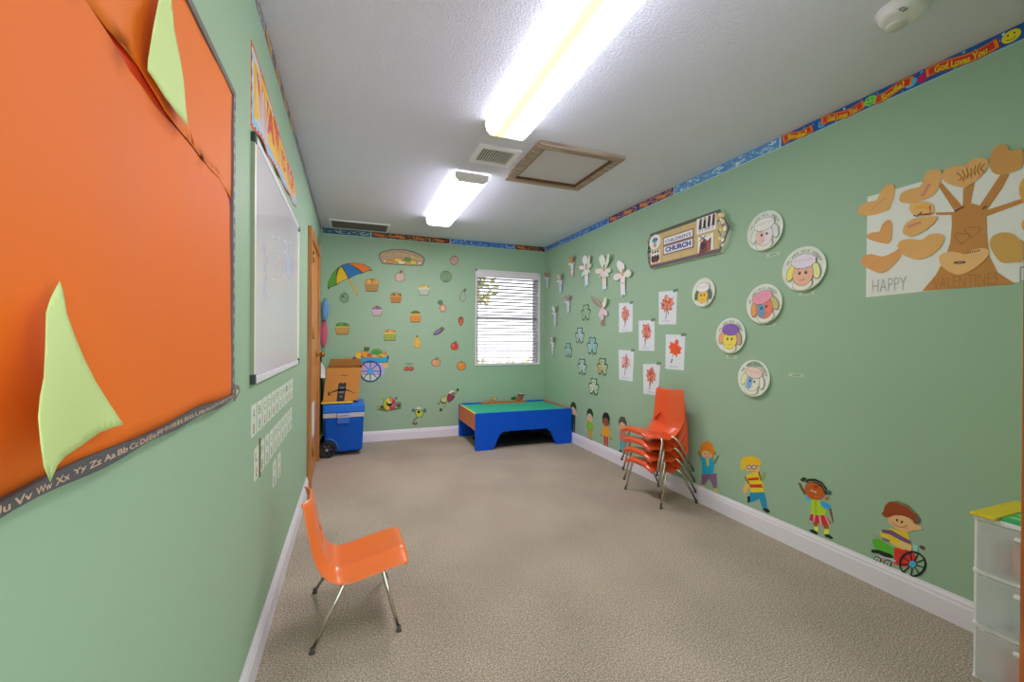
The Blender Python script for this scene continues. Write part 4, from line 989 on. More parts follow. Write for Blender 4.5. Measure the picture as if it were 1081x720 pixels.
# valentine poster
vo = empty('valentine_poster', U(0, XR, 1000, 250), 'white paper poster with a brown paper tree and hearts, HAPPY VALENTINES', 'poster')
d = Dec('R', .0020, -.0003); p0 = d.px(913, 207); p1 = d.px(918, 313)
d.raw([(-1.395, 1.425), (-.70, 1.440), (-.70, 1.935), (-1.392, 1.930)], M('d3d9d0', .55, .02)); d.build('paper', parent=vo)
TREE = M('ad7a3e', .7, .06, 8); HRT = M('c89c5c', .65, .06, 8); HRT2 = M('c49054', .65, .06, 8)
def H4(x, y): return (890+x/3.79, 140+y/3.79)          # the zoomed crop's pixels
d = Dec('R', .001, .002)
d.poly([H4(*p) for p in [(318, 634), (372, 570), (410, 500), (430, 440), (437, 370), (435, 330), (375, 330), (372, 320), (450, 318), (385, 218), (395, 200), (480, 296), (482, 225), (528, 200), (512, 282), (548, 292), (630, 170), (668, 165), (640, 220), (578, 310), (724, 262), (724, 280), (576, 335), (577, 400), (585, 490), (620, 560), (690, 605)]], TREE, 0)
r = random.Random(2)
for cx_, cy_ in ((480, 420), (520, 395)):
    P = []
    for k in range(21):
        t = 2*PI*k/20; P.append(d.px(*H4(cx_+26*math.sin(t)**3*1.2+6*math.cos(t), cy_-22*(math.cos(t)-.35*math.cos(2*t)-.1*math.cos(3*t)))))
    d.mstroke(P, .0022, '7a5526', 1)
d.build('paper_tree', parent=vo)
def heart(P, c, z_=.0035, extra=None):
    d = Dec('R', .0008, z_); d.poly([H4(*p) for p in chaikin(P)], c, 0)
    if extra: extra(d)
    return d.build('paper_heart', parent=vo)
def st(P, w, c): return lambda d: d.mstroke([d.px(*H4(*p)) for p in P], w, c, 1)
heart([(58, 312), (75, 288), (105, 276), (138, 272), (150, 240), (170, 213), (195, 204), (210, 215), (208, 250), (195, 285), (188, 308), (140, 326), (95, 334), (65, 328)], HRT, extra=st([(110, 318), (140, 285), (175, 260)], .006, 'b8865c'))
heart([(92, 412), (115, 400), (150, 398), (155, 372), (175, 350), (195, 350), (200, 380), (192, 448), (150, 440), (105, 428)], HRT2)
heart([(72, 510), (88, 490), (120, 485), (160, 500), (220, 470), (245, 440), (235, 500), (165, 568), (110, 550), (75, 525)], HRT2)
heart([(215, 455), (235, 430), (275, 425), (318, 432), (345, 408), (385, 402), (410, 415), (400, 450), (360, 490), (318, 508), (280, 505), (240, 490), (235, 470)], HRT, .0050)
heart([(225, 268), (235, 240), (270, 225), (315, 218), (325, 175), (350, 148), (385, 146), (400, 160), (392, 200), (375, 245), (330, 268), (275, 285), (235, 280)], HRT, .0040, st([(318, 255), (338, 225), (350, 205)], .014, 'c07a5c'))
heart([(265, 310), (270, 285), (300, 278), (340, 275), (365, 290), (368, 320), (340, 335), (290, 335)], M('cfa760', .65), .0045, st([(290, 300), (320, 297), (345, 300)], .016, 'cf9a2c'))
heart([(240, 390), (255, 360), (290, 342), (340, 338), (382, 332), (375, 355), (330, 395), (275, 418), (245, 408)], HRT, .0060, st([(262, 378), (290, 368), (315, 360)], .012, 'b8785c'))
heart([(394, 172), (410, 148), (450, 132), (490, 135), (510, 112), (550, 98), (585, 108), (585, 135), (560, 170), (520, 205), (485, 222), (440, 212), (405, 195)], HRT, .0045)
heart([(588, 110), (600, 70), (630, 46), (660, 52), (670, 78), (724, 58), (724, 140), (690, 155), (640, 172), (605, 165), (588, 140)], M('b98a48', .65, .06, 8), .0045)
heart([(586, 440), (600, 412), (640, 398), (685, 405), (705, 430), (724, 430), (724, 520), (690, 518), (635, 524), (600, 480)], M('b8934a', .65, .06, 8), .0045)
heart([(706, 215), (724, 180), (750, 180), (760, 230), (724, 288), (708, 250)], M('c69848', .65), .0045)
heart([(716, 360), (735, 340), (760, 360), (740, 405), (718, 385)], HRT, .0045)
def fce(d):
    d.mell(*d.px(*H4(470, 520)), .020, .006, '4c3630', 1, -.1); d.mell(*d.px(*H4(470, 520)), .010, .003, '8a7090', 2, -.1)
    for k in range(6): a, z = d.px(*H4(500+9*k, 482-2*k)); d.raw([(a, z-.004), (a+.004, z-.004), (a+.005, z+.003), (a, z+.004)], '6a5638', 1)
heart([(384, 505), (395, 485), (430, 475), (475, 482), (490, 490), (520, 470), (560, 460), (585, 468), (588, 490), (560, 520), (520, 550), (470, 572), (430, 560), (395, 535)], M('cfa76a', .65, .05, 8), .0050, fce)
d = Dec('R', .0006, .0056)
bug = [(470, 190), (500, 172), (530, 160), (560, 145)]
d.mstroke([d.px(*H4(*p)) for p in bug], .010, 'c88a28', 0)
for k in range(7):
    x, y = 480+12*k, 180-6*k; q_ = (-22, -12, -6, 0, 6, 12, 20)[k]; d.mstroke([d.px(*H4(x+q_, y-20-k % 3*4)), d.px(*H4(x, y))], .0026, '6c4a20', 1).mstroke([d.px(*H4(x, y)), d.px(*H4(x+q_*.8, y+16+k % 2*5))], .0026, '6c4a20', 1)
d.mstroke([d.px(*H4(*p)) for p in ((350, 292), (353, 328), (300, 330), (368, 322))], .004, '8c3a2a', 0)
d.mstroke([d.px(*H4(*p)) for p in ((285, 332), (300, 335), (318, 318))], .005, '44382c', 0)
d.mstroke([d.px(*H4(*p)) for p in ((448, 316), (485, 296))], .005, '4a3420', 0)
d.mstroke([d.px(*H4(*p)) for p in ((560, 306), (578, 294))], .005, '4a3420', 0)
d.build('crayon_marks', parent=vo)
d = Dec('R', .0003, .0032)
a, z = d.px(*H4(118, 640)); a1_, z1_ = d.px(*H4(255, 635)); d.text('HAPPY', a, z, .062, '9aa29c', 0, a1_-a, -.012)
a, z = d.px(*H4(362, 628)); a1_, z1_ = d.px(*H4(622, 612)); d.text('VALENTINES', a, z, .050, '8c6a34', 0, a1_-a, -.012)
a, z = d.px(*H4(708, 598)); d.text('DAY', a, z, .060, '8a9490', 0, .11, -.012)
d.build('pencil_lettering', parent=vo)

# leaf prints
MAPLE = [(0, -.50), (.04, -.22), (.30, -.30), (.26, -.14), (.50, -.02), (.40, .08), (.46, .28), (.26, .24), (.22, .34), (.10, .22), (.14, .44), (0, .56), (-.14, .44), (-.10, .22), (-.22, .34), (-.26, .24), (-.46, .28), (-.40, .08), (-.50, -.02), (-.26, -.14), (-.30, -.30), (-.04, -.22)]
def leafsheet(Q, c, kind, label, rot=0., sx_=.8):
    d = Dec('R', .0018, -.0003); P = [d.px(*p) for p in Q]; cx_ = sum(p[0] for p in P)/4; cz2 = sum(p[1] for p in P)/4+.02
    d.raw(P, M('c6cfd0', .5, .02), 0)
    ca, sa = math.cos(rot), math.sin(rot); s = .162
    L_ = [(cx_+s*(x*ca*sx_-y*sa), cz2+s*(x*sa*sx_+y*ca)) for x, y in MAPLE]
    if kind == 'full':
        d.raw(L_, c, 1)
        d.mstroke([(cx_+s*(-.0*ca+.5*sa), cz2-s*.5*ca), (cx_+s*.72*sa, cz2-s*.72*ca)], .012, '54483c', 2)
    else:
        d.raw(L_, {'patch': 'd89078', 'pale': 'd2b4ae'}[kind], 1)
        r = random.Random(int(Q[0][0]*7))
        for k in range(16 if kind == 'patch' else 11):
            x, y = r.uniform(-.34, .34), r.uniform(-.22, .42); rr = r.uniform(.04, .11)
            pts_ = [(cx_+s*(x*sx_+rr*q_*math.cos(t)), cz2+s*(y+rr*q_*math.sin(t))) for t, q_ in [(j*PI/4, r.uniform(.6, 1.2)) for j in range(8)]]
            d.raw(pts_, r.choice([c, c, 'a85040', 'e07a50', 'b8707c', 'd2a89a']), 2+k % 3)
        d.mstroke(L_+[L_[0]], .004, '9a5a50' if kind == 'patch' else 'a8707c', 5)
        for k in (5, 9, 12, 16, 19): d.mstroke([(cx_, cz2-s*.2), L_[k-1]], .003, '7a3c34', 6)
        d.mstroke([(cx_, cz2-s*.2), (cx_-s*.12, cz2-s*.72)], .006, '5c4c44', 6)
    a, z = P[3][0]+.045, P[3][1]+.022
    for k in range(8): d.raw([(a+.012*k, z), (a+.008+.012*k, z), (a+.008+.012*k, z+.006), (a+.012*k, z+.006)], '8e979c', 1)
    d.raw([(P[1][0]-.045, P[1][1]-.012), (P[1][0]+.012, P[1][1]-.008), (P[1][0]+.012, P[1][1]+.014), (P[1][0]-.045, P[1][1]+.012)], '5f7460', 2)
    d.build('leaf_picture', label, 'picture', 'autumn leaf pictures on the right wall')
leafsheet([(653.5, 320), (668, 319.4), (667.7, 350), (653.6, 351)], 'c86a5a', 'patch', 'leaf picture with a round red patterned leaf, below the right large paper flower', .1)
leafsheet([(674.4, 338.5), (691, 337.8), (691, 370.6), (674.4, 370)], 'd0603c', 'patch', 'leaf picture with a small orange leaf on a plain sheet, middle column upper row', -.3)
leafsheet([(695.6, 308), (715, 306.5), (713.8, 342.5), (695.6, 342.5)], 'd4553c', 'patch', 'highest leaf picture, crowded with bright red orange leaves below the church sign', .2, 1.0)
leafsheet([(703, 353), (723.5, 353.5), (721.9, 391), (702.5, 389.4)], 'd4552a', 'full', 'leaf picture with one solid orange maple leaf', -.35, .95)
leafsheet([(653, 369.4), (669.4, 370), (668, 402.9), (653.8, 400.6)], 'b0606a', 'pale', 'palest leaf picture with thin purple red leaf, lower left of the set', -.1)
leafsheet([(678.8, 384.4), (697, 384), (695, 417.5), (679.4, 415.6)], 'd45c38', 'patch', 'lowest leaf picture, partly behind the top of the stacked chairs', -.25)

# paper flowers / crosses
def flower(px_, py, h, label, petals, body='cfd4d0', foot='bccbd4', heartc='b08068', wide=1., lean=0.):
    a0_, z0_ = wall_uv('R', px_, py); d = Dec('R', .0008, .014, rough=.6)
    d.bend = lambda a, z: .045*max(0, abs(a-a0_)/.12-.2)*max(0, (z-z0_)/h+.1)*1.6
    s = h
    def pt(x, y): return (a0_+(x*wide+lean*y)*s, z0_+y*s)
    def leaf(x0_, y0_, x1_, y1_, w, c, L):
        dx, dy = x1_-x0_, y1_-y0_; P = []
        for k in range(9): t = k/8; q_ = w*math.sin(PI*t)**.6*(.5+.6*t if t < .9 else .9); P.append((x0_+dx*t-dy*q_/1, y0_+dy*t+dx*q_/1))
        for k in range(7, 0, -1): t = k/8; q_ = w*math.sin(PI*t)**.6*(.5+.6*t); P.append((x0_+dx*t+dy*q_, y0_+dy*t-dx*q_))
        d.raw([pt(*p) for p in P], c, L)
    d.mb.box(wall_xyz('R', a0_-.015, z0_-.015, -.0003), wall_xyz('R', a0_+.015, z0_+.015, .0142), M('d8dcd4'))
    d.raw([pt(-.09, .10), pt(.09, .10), pt(.075, -.18), pt(.10, -.48), pt(.02, -.44), pt(-.06, -.5), pt(-.085, -.2)], body, 0)
    d.raw([pt(-.075, -.28), pt(.075, -.28), pt(.10, -.48), pt(.02, -.44), pt(-.06, -.5)], foot, 1)
    for k, (x1_, y1_, w, c) in enumerate(petals): leaf(0, .08, x1_, y1_, w, c, k+1)
    d.mell(*pt(0, .13), .055*s*wide, .10*s, heartc, 8); d.mell(*pt(.0, .16), .02*s, .05*s, '8c5c50', 9)
    d.mstroke([pt(-.07, -.12), pt(.07, -.16)], .004, '8c8078', 8)
    d.build('paper_flower', label, 'paper flower', 'cut paper flowers on the right wall')
G_ = 'c4d0bc'; W_ = 'd6d8d2'; P_ = 'cdc4bb'
big = [(-.08, .50, .28, W_), (.22, .44, .26, G_), (-.30, .16, .26, P_), (.28, .14, .26, G_), (-.22, -.14, .22, 'c4ccc8'), (.20, -.10, .2, G_)]
flower(620.4, 286, .355, 'large white paper flower, leftmost of the three big ones in the top row', big, wide=1.3)
flower(639.1, 288, .37, 'large paper flower with two upright petals, middle of the three big ones', [(-.10, .52, .26, G_), (.30, .46, .22, G_), (-.34, .08, .26, P_), (.30, .0, .26, G_), (-.2, -.1, .2, 'ccbab0'), (.18, -.14, .2, G_)], 'ccc2ba', 'b8c8cc', 'a8806e', 1.25)
flower(658.9, 293, .37, 'large white cross shaped paper flower above the leaf pictures, rightmost of the big ones', [(-.14, .46, .26, W_), (.02, .38, .2, W_), (-.34, .02, .3, P_), (.34, .06, .34, G_), (-.24, -.02, .2, P_), (.24, .10, .2, W_)], 'd0cac6', 'c4ccd8', 'b4906c', 1.2)
flower(637, 328.3, .31, 'pink paper flower with one dark petal folded out, below the three big ones', [(-.42, .52, .2, '8a8272'), (.30, .42, .32, 'c8d4bc'), (.04, .3, .2, 'ccbcc0'), (.28, -.16, .28, 'c8b6ba'), (-.16, -.2, .25, 'c6b4b8')], 'c6b2b8', '946a6a', 'c0a4a8', 1.15)
small = lambda t: [(-.16, .46, .2, t), (.18, .48, .2, '8c6c58'), (-.22, .14, .24, 'c4ced4'), (.2, .12, .22, 'c8d0cc')]
flower(605.2, 281, .26, 'brown tipped small paper flower, highest of the small ones near the window', small('b88a50'), 'd2ccc8', 'c0a8a0', 'd0c4c4', 1.5)
flower(578.9, 295.5, .235, 'small pale blue paper flower with red brown tip closest to the window corner', small('a0705c'), 'c4d2e2', 'bccce0', 'c8d2e0', 1.6)
flower(592.8, 299, .255, 'small pale blue paper flower between the corner one and the brown tipped one', small('c0a890'), 'c8d4e2', 'bccce0', 'd0d4e0', 1.6)
flower(600.9, 321, .235, 'small white paper flower below the brown tipped one, above the clovers', small('9a808c'), 'c4d2dc', 'c0ccd8', 'ccd4dc', 1.6)
flower(587, 333.2, .27, 'narrow white paper flower in the second row near the window', small('c8d0d0'), 'd0dae4', 'b4c0cc', 'd4dce4', 1.4)
flower(584.6, 364.3, .245, 'lowest narrow paper flower, beside the window bottom', small('a8b4a8'), 'd4dcdc', 'b0bcb4', 'd4dcdc', 1.3)

# clovers
def clover(px_, py, s, c1, c2, label, four=False):
    a0_, z0_ = wall_uv('R', px_, py); d = Dec('R', .0020, -.0003)
    four = False; n = 3
    angs = [90, 200, 340] if not four else [90, 180, 0, 270]
    for k, dg_ in enumerate(angs):
        t0 = math.radians(dg_); P = []; P2 = []
        for j in range(26):
            u = 2*PI*j/26; x = .5*math.sin(u)**3*1.05; y = .42*(math.cos(u)-.38*math.cos(2*u)-.13*math.cos(3*u))+.36
            for PP, f_ in ((P, 1.10), (P2, .80)):
                xx, yy = x*f_*s*.60, (.36+(y-.36)*f_)*s*.68
                PP.append((a0_+yy*math.cos(t0)-xx*math.sin(t0), z0_+yy*math.sin(t0)+xx*math.cos(t0)))
        d.raw(P, '3c5646', k); d.raw(P2, c1 if k % 2 == 0 else c2, k+5)
        q_ = (a0_+.40*s*math.cos(t0), z0_+.40*s*math.sin(t0)); d.mstroke([(a0_, z0_), q_], .005, '5f7a68', 9)
        for m_ in (-1, 1): d.mell(a0_+.30*s*math.cos(t0+m_*.35), z0_+.30*s*math.sin(t0+m_*.35), .012, .010, '6e8a78', 9, t0, 8)
    if not four: d.mstroke([(a0_, z0_), (a0_+.01, z0_-.28*s), (a0_+.05*s, z0_-.52*s)], .012, '4d6a56', 4)
    d.build('paper_clover', label, 'paper clover', 'paper clovers on the right wall')
clover(618.6, 330.3, .19, '8fae88', '88a684', 'dark outlined green paper clover left of the pink flower, highest of the clovers', False)
clover(612, 354.5, .19, 'a2bcc0', '94b09c', 'pale blue paper clover with dark edge in the second clover row', False)
clover(600, 370, .185, '86b0a8', '8fb8ac', 'teal paper clover closest to the window', True)
clover(625.4, 365.5, .20, '88b4b4', '92bcb8', 'largest looking teal blue paper clover, rightmost of its row', True)
clover(614.6, 387.5, .19, 'a8c4b4', '9cbcae', 'pale mint paper clover with dark top leaf, below the blue ones', True)
clover(636, 387.5, .19, 'a8b488', 'b8a460', 'paper clover with yellow orange crayon in its lower leaves', False)
clover(627, 408.5, .19, 'b0c4a4', 'c4d0b4', 'lowest paper clover, whitish, above the stacked chairs', True)
# ================================================================== CHILDREN ALONG THE BASEBOARD (flat printed decals)
class Z:
    """draw in the pixels of an enlarged crop of the photo"""
    def __init__(s, pl, x0, y0, sc, **k): s.d = Dec(pl, .0012, -.0003, **k); s.x0, s.y0, s.sc = x0, y0, sc
    def q(s, p): return (s.x0+p[0]/s.sc, s.y0+p[1]/s.sc)
    def p(s, P, c, L): s.d.poly([s.q(x) for x in P], c, L); return s
    def e(s, cx, cy, rx, ry, c, L, rot=0): s.d.ell(*s.q((cx, cy)), rx/s.sc, ry/s.sc, c, L, rot); return s
    def l(s, P, w, c, L): s.d.stroke([s.q(x) for x in P], w/s.sc, c, L); return s
def rp(P, r=8):
    return [tuple(x) for x in rnd_poly(P, r, 3)]
KG = 'wall decals of children along the right baseboard'
# the one in a wheelchair
z = Z('R', 920, 520, 7.586)
z.p(rp([(180, 440), (330, 455), (360, 520), (350, 600), (230, 590), (185, 570)]), 'c8302a', 0)
z.p(rp([(5, 375), (60, 365), (175, 440), (180, 520), (100, 510), (20, 440)], 14), '52a82c', 1)
z.p(rp([(0, 455), (60, 460), (160, 495), (185, 525), (120, 520), (60, 490), (0, 480)], 6), '16261c', 2)
z.l([(40, 510), (110, 520), (195, 548)], 12, 'c8bcd8', 2); z.l([(60, 530), (200, 575)], 8, 'd07040', 1)
z.p(rp([(0, 330), (50, 345), (80, 360), (70, 375), (10, 350)], 8), '8a9a84', 1)
z.p(rp([(60, 320), (150, 285), (290, 310), (305, 360), (300, 400), (330, 430), (320, 462), (240, 455), (180, 420), (90, 365)], 16), 'dcc22c', 3)
z.p([(85, 296), (160, 300), (250, 352), (320, 390), (315, 415), (240, 385), (150, 335), (85, 320)], '6c4a78', 4)
z.p(rp([(85, 355), (150, 380), (145, 398), (95, 385)], 6), '7a5c86', 4); z.p(rp([(200, 400), (240, 395), (325, 430), (320, 470), (230, 440)], 8), 'e0c488', 4)
z.p(rp([(330, 412), (372, 425), (370, 470), (335, 490)], 6), '8cc4c0', 4)
z.e(408, 440, 26, 14, '5c4a40', 4, .5)
z.p(rp([(128, 200), (200, 165), (300, 200), (345, 250), (405, 270), (405, 298), (350, 300), (290, 315), (200, 290), (140, 245)], 20), 'dcb27e', 5)
z.p(rp([(78, 170), (100, 150), (105, 110), (140, 75), (210, 65), (300, 100), (360, 165), (395, 210), (390, 245), (350, 255), (330, 215), (260, 185), (190, 180), (140, 200), (110, 198)], 14), '8a3c1a', 6)
z.p(rp([(150, 72), (210, 65), (300, 100), (360, 165), (350, 175), (290, 120), (210, 85)], 5), '6a6a4e', 7)
z.p(rp([(350, 175), (398, 210), (390, 245), (362, 240)], 8), '565a44', 7)
z.e(207, 220, 9, 10, '241a14', 6); z.e(246, 235, 9, 10, '241a14', 6)
z.l([(165, 235), (185, 258), (225, 275), (260, 278), (290, 262)], 5, '9a4a34', 6); z.e(285, 285, 18, 9, 'e0a06c', 6)
c_, r_ = (332, 572), 104
for dx_ in (0,):
    P = [(c_[0]+(r_+0)*math.cos(t)*.98+.0*t, c_[1]+r_*.93*math.sin(t)) for t in [2*PI*k/36 for k in range(37)]]
    z.l(P, 13, '15201c', 8)
for k in range(9):
    t = 2*PI*k/9+.3; z.l([(c_[0]+20*math.cos(t), c_[1]+20*math.sin(t)), (c_[0]+100*math.cos(t), c_[1]+94*math.sin(t))], 8, '15201c', 7)
z.e(c_[0], c_[1], 28, 27, '3fa8d0', 9)
for x, y in ((48, 540), (132, 567)):
    z.e(x, y, 31, 31, '1a2622', 7); z.e(x, y, 23, 23, 'aebfae', 8); z.l([(x-20, y-8), (x+20, y+8)], 4, '1a2622', 9); z.l([(x-8, y+20), (x+8, y-20)], 4, '1a2622', 9)
z.d.build('child_decal', 'flat decal of a child in yellow striped shirt riding a red wheelchair', 'wall decal', KG)
# dark haired one, waving
z = Z('R', 835, 495, 9)
z.p(rp([(65, 125), (95, 140), (145, 235), (130, 250), (95, 195)], 8), '5c4c34', 0)
z.p(rp([(125, 255), (165, 235), (195, 260), (190, 325), (150, 310)], 10), '4fa8b8', 1)
z.p(rp([(355, 365), (385, 380), (410, 520), (395, 500)], 4), '6a4c30', 0)
z.p(rp([(205, 500), (255, 505), (250, 560), (225, 555)], 5), '9a5222', 0).p(rp([(310, 535), (355, 535), (360, 585), (320, 580)], 5), '9a5222', 0)
z.p(rp([(222, 545), (262, 552), (255, 605), (225, 600)], 4), 'd0d84c', 1).p(rp([(315, 570), (362, 572), (360, 630), (320, 625)], 4), 'd0d84c', 1)
z.p(rp([(172, 578), (215, 575), (258, 605), (250, 628), (195, 605)], 8), '16301e', 2).p(rp([(318, 622), (360, 620), (405, 655), (390, 668), (325, 645)], 8), '16301e', 2)
z.p([(190, 430), (330, 440), (388, 520), (350, 535), (300, 540), (250, 515), (175, 485)], 'b0294c', 3)
for P in ([(215, 432), (235, 432), (225, 510), (212, 500)], [(265, 440), (280, 440), (300, 535), (275, 528)], [(318, 440), (328, 442), (375, 525), (355, 532)]): z.p(P, 'e0a86c', 4)
z.p(rp([(190, 285), (285, 300), (340, 380), (335, 440), (250, 440), (190, 425)], 8), '9cc02c', 4)
z.l([(235, 300), (240, 430)], 5, '5c7a20', 5)
z.p(rp([(275, 310), (330, 315), (385, 350), (370, 385), (320, 375), (290, 350)], 12), '2f94d0', 5)
z.e(235, 200, 105, 95, 'a8541e', 6, .35); z.e(345, 280, 16, 16, 'a8541e', 6)
z.p(rp([(135, 130), (160, 95), (230, 92), (300, 125), (345, 185), (350, 245), (325, 240), (300, 180), (250, 140), (190, 122)], 8), '1c2014', 7)
z.l([(165, 118), (235, 118), (300, 150), (335, 215)], 6, '7c8a5c', 8)
z.e(122, 100, 28, 20, '2a3a2e', 7, -.3); z.e(365, 225, 22, 22, '2f5c60', 7)
z.l([(190, 198), (212, 214)], 9, 'e8dcc0', 7); z.l([(222, 212), (246, 226)], 9, 'e8dcc0', 7); z.e(240, 170, 20, 15, 'a02a1c', 7)
z.l([(225, 255), (245, 268), (268, 262)], 6, 'd05a3c', 7)
z.d.build('child_decal', 'flat decal of a dark haired child waving in green vest and striped pink skirt', 'wall decal', KG)
# glasses and red striped shirt
z = Z('R', 720, 450, 6.545)
z.p(rp([(420, 430), (450, 380), (440, 350), (465, 350), (470, 395), (445, 460), (425, 465)], 8), 'dcb45c', 0)
z.p(rp([(545, 345), (575, 305), (585, 330), (570, 375), (550, 380)], 8), '7c9464', 0)
z.p(rp([(445, 335), (535, 310), (560, 400), (570, 460), (480, 462)], 8), 'd8c424', 1)
z.p([(455, 358), (530, 352), (534, 372), (458, 376)], 'b8302a', 2); z.p([(466, 402), (552, 400), (558, 425), (472, 424)], 'b8302a', 2)
z.l([(435, 350), (465, 400)], 12, '8a2a20', 2).l([(530, 312), (548, 375)], 12, '8a3a24', 2)
z.p(rp([(470, 458), (570, 455), (585, 520), (592, 575), (560, 575), (535, 500), (500, 520), (465, 525)], 8), '1f80a4', 2)
z.p(rp([(452, 485), (470, 482), (472, 520), (455, 535)], 6), '161e24', 3).p(rp([(560, 565), (592, 568), (612, 590), (595, 600), (562, 582)], 6), '241c1c', 3)
z.p(rp([(418, 270), (440, 300), (480, 322), (530, 320), (540, 285), (530, 250), (440, 250)], 12), 'dcb478', 3)
z.p(rp([(408, 290), (405, 245), (425, 215), (470, 205), (520, 215), (550, 240), (545, 275), (500, 262), (455, 262), (435, 285), (430, 312)], 12), 'cfae24', 4)
for x in (466, 500): z.e(x, 283, 17, 16, '2a2a20', 5); z.e(x, 283, 12.5, 11.5, 'dcc89c', 6); z.e(x+2, 285, 3, 3, '2a2a20', 7)
z.l([(483, 283), (486, 284)], 5, '2a2a20', 6); z.l([(514, 276), (530, 272)], 4, '2a2a20', 5); z.l([(465, 308), (485, 314), (505, 308)], 4, 'b85a44', 5)
z.d.build('child_decal', 'flat decal of a blond running child with glasses and red striped yellow shirt', 'wall decal', KG)
# red haired one, arms up
z = Z('R', 720, 450, 6.545)
z.p(rp([(108, 175), (120, 165), (150, 215), (140, 235), (112, 200)], 6), '8a7a4c', 0)
z.p(rp([(225, 235), (250, 195), (258, 205), (235, 255), (220, 265)], 6), '5f7a5c', 0)
z.p(rp([(135, 330), (240, 325), (242, 425), (218, 430), (190, 360), (160, 400), (155, 415), (133, 410)], 6), '7a5c7c', 1)
z.p(rp([(218, 430), (242, 428), (255, 450), (225, 455)], 5), 'c0b048', 2).p(rp([(133, 405), (157, 410), (160, 425), (135, 420)], 4), 'c8b878', 2)
z.p(rp([(120, 210), (150, 215), (210, 220), (225, 260), (215, 330), (140, 330), (138, 250)], 8), '1f98b8', 2)
z.p([(165, 225), (188, 225), (185, 275), (172, 278)], 'b8b848', 3)
z.e(175, 190, 40, 32, 'e0b890', 3)
z.p(rp([(125, 185), (130, 130), (150, 108), (185, 103), (215, 125), (225, 190), (215, 235), (205, 190), (160, 165), (140, 175)], 10), 'c47a20', 4)
z.e(161, 190, 4, 4, '3a2a20', 5); z.e(186, 193, 4, 4, '3a2a20', 5); z.l([(160, 205), (172, 212), (186, 208)], 4, 'b8503c', 5); z.e(228, 188, 9, 10, '6a5c40', 3)
z.d.build('child_decal', 'flat decal of a red haired child in blue shirt right of the chair stack', 'wall decal', KG)
# smaller ones farther away
def kid(px_, pt_, pb, hair, skin, topc, botc, shoe, label, long=False, arm=0):
    d = Dec('R', .0012, -.0003); a, z1_ = wall_uv('R', px_, pt_); z0_ = wall_uv('R', px_, pb)[1]; h = z1_-z0_
    def P(x, y): return (a+x*h, z0_+y*h)
    def R(pts, c, L, r=.03): d.raw([P(*q_) for q_ in rnd_poly(pts, r, 3)], c, L)
    for s_ in (-1, 1):
        R([(s_*.02, .05), (s_*.10, .05), (s_*.12, .34), (s_*.01, .36)], botc, 1); R([(s_*.02, 0), (s_*.15, -.01), (s_*.16, .05), (s_*.02, .06)], shoe, 2, .02)
        y_ = .30 if s_ != arm else .66
        R([(s_*.10, .56), (s_*.16, .57), (s_*.27, y_), (s_*.21, y_-.02)], topc if s_ != arm else skin, 1, .02); d.mell(*P(s_*.245, y_), .03*h, .035*h, skin, 2)
    R([(-.13, .32), (.13, .32), (.14, .60), (-.14, .60)], topc, 3)
    d.mell(*P(0, .75), .16*h, .15*h, skin, 4)
    R([(-.18, .70 if not long else .58), (-.19, .88), (-.08, 1.0), (.10, 1.0), (.19, .88), (.18, .70 if not long else .58), (.13, .80), (-.02, .86), (-.13, .80)], hair, 5)
    for s_ in (-1, 1): d.mell(*P(s_*.055, .74), .014*h, .018*h, '1e1612', 5)
    d.mstroke([P(-.05+.01*k, .67-.02*math.sin(PI*k/10)) for k in range(11)], .012*h, 'a04a38', 5)
    d.build('child_decal', label, 'wall decal', KG)
kid(623, 431.5, 465, '1f3a24', 'd8b090', '7cae2a', 'b08a2c', '22221c', 'small flat decal of a child in a green top, second from the blue table')
kid(640, 435.5, 472.5, '1e221a', '8a4c28', 'd89a1c', 'b8342a', '26201c', 'small flat decal of a child in orange top and red trousers', True)
kid(657.5, 440, 478, '4a4c3c', 'c8a07c', 'b8685c', '3a94a8', '30302c', 'flat decal of a brown haired child half hidden behind the chair stack', False, -1)
kid(605.5, 424.5, 458, '1c3422', 'd0b098', '28402e', '26382e', '1c1c1a', 'dark flat decal of a child with dark green hair, by the blue table edge', False, 1)

# ================================================================== BACK WALL FRUIT DECALS
FG = 'fruit decals on the back wall'; OUT = '5a5238'
# fruit stand sign
z = Z('B', 395, 255, 18.0)
arcP = [(78, 250), (150, 190), (330, 145), (560, 145), (760, 190), (900, 260), (970, 325), (925, 462), (700, 460), (400, 440), (150, 428), (100, 320)]
z.p(rp(arcP, 30), '454c32', 0)
z.p(rp([(95, 255), (160, 200), (335, 158), (555, 158), (750, 205), (890, 275), (950, 330), (912, 448), (700, 446), (400, 426), (160, 414), (115, 320)], 25), 'a08a74', 1)
z.p(rp([(150, 400), (180, 330), (340, 305), (560, 305), (760, 345), (880, 420), (700, 440), (400, 420)], 20), 'b08a3c', 2)
for x, y, rx, ry, c in ((300, 385, 75, 35, 'c08054'), (450, 350, 80, 40, 'd8b43c'), (520, 400, 80, 35, 'd8c8a0'), (630, 340, 75, 38, '3f8a34'), (740, 400, 70, 45, 'b8b428'), (200, 370, 40, 22, 'd0c4a0'), (860, 410, 50, 22, 'd8d0b0')): z.e(x, y, rx, ry, OUT, 3); z.e(x, y, rx-8, ry-8, c, 4)
d = z.d; a, zz = wall_uv('B', 395+150/18, 255+300/18); a1_, _ = wall_uv('B', 395+900/18, 255+300/18)
d.text('Fruit of the Spirit', a-.002, zz-.002, .062, '4a3a24', 5, a1_-a+.004, .03, -.06, lambda u: .038*math.sin(PI*u)); d.text('Fruit of the Spirit', a, zz, .056, 'd8c060', 6, a1_-a, .01, -.06, lambda u: .038*math.sin(PI*u))
d.build('sign_decal', 'arched brown fruit sign decal at the top of the back wall', 'wall decal')
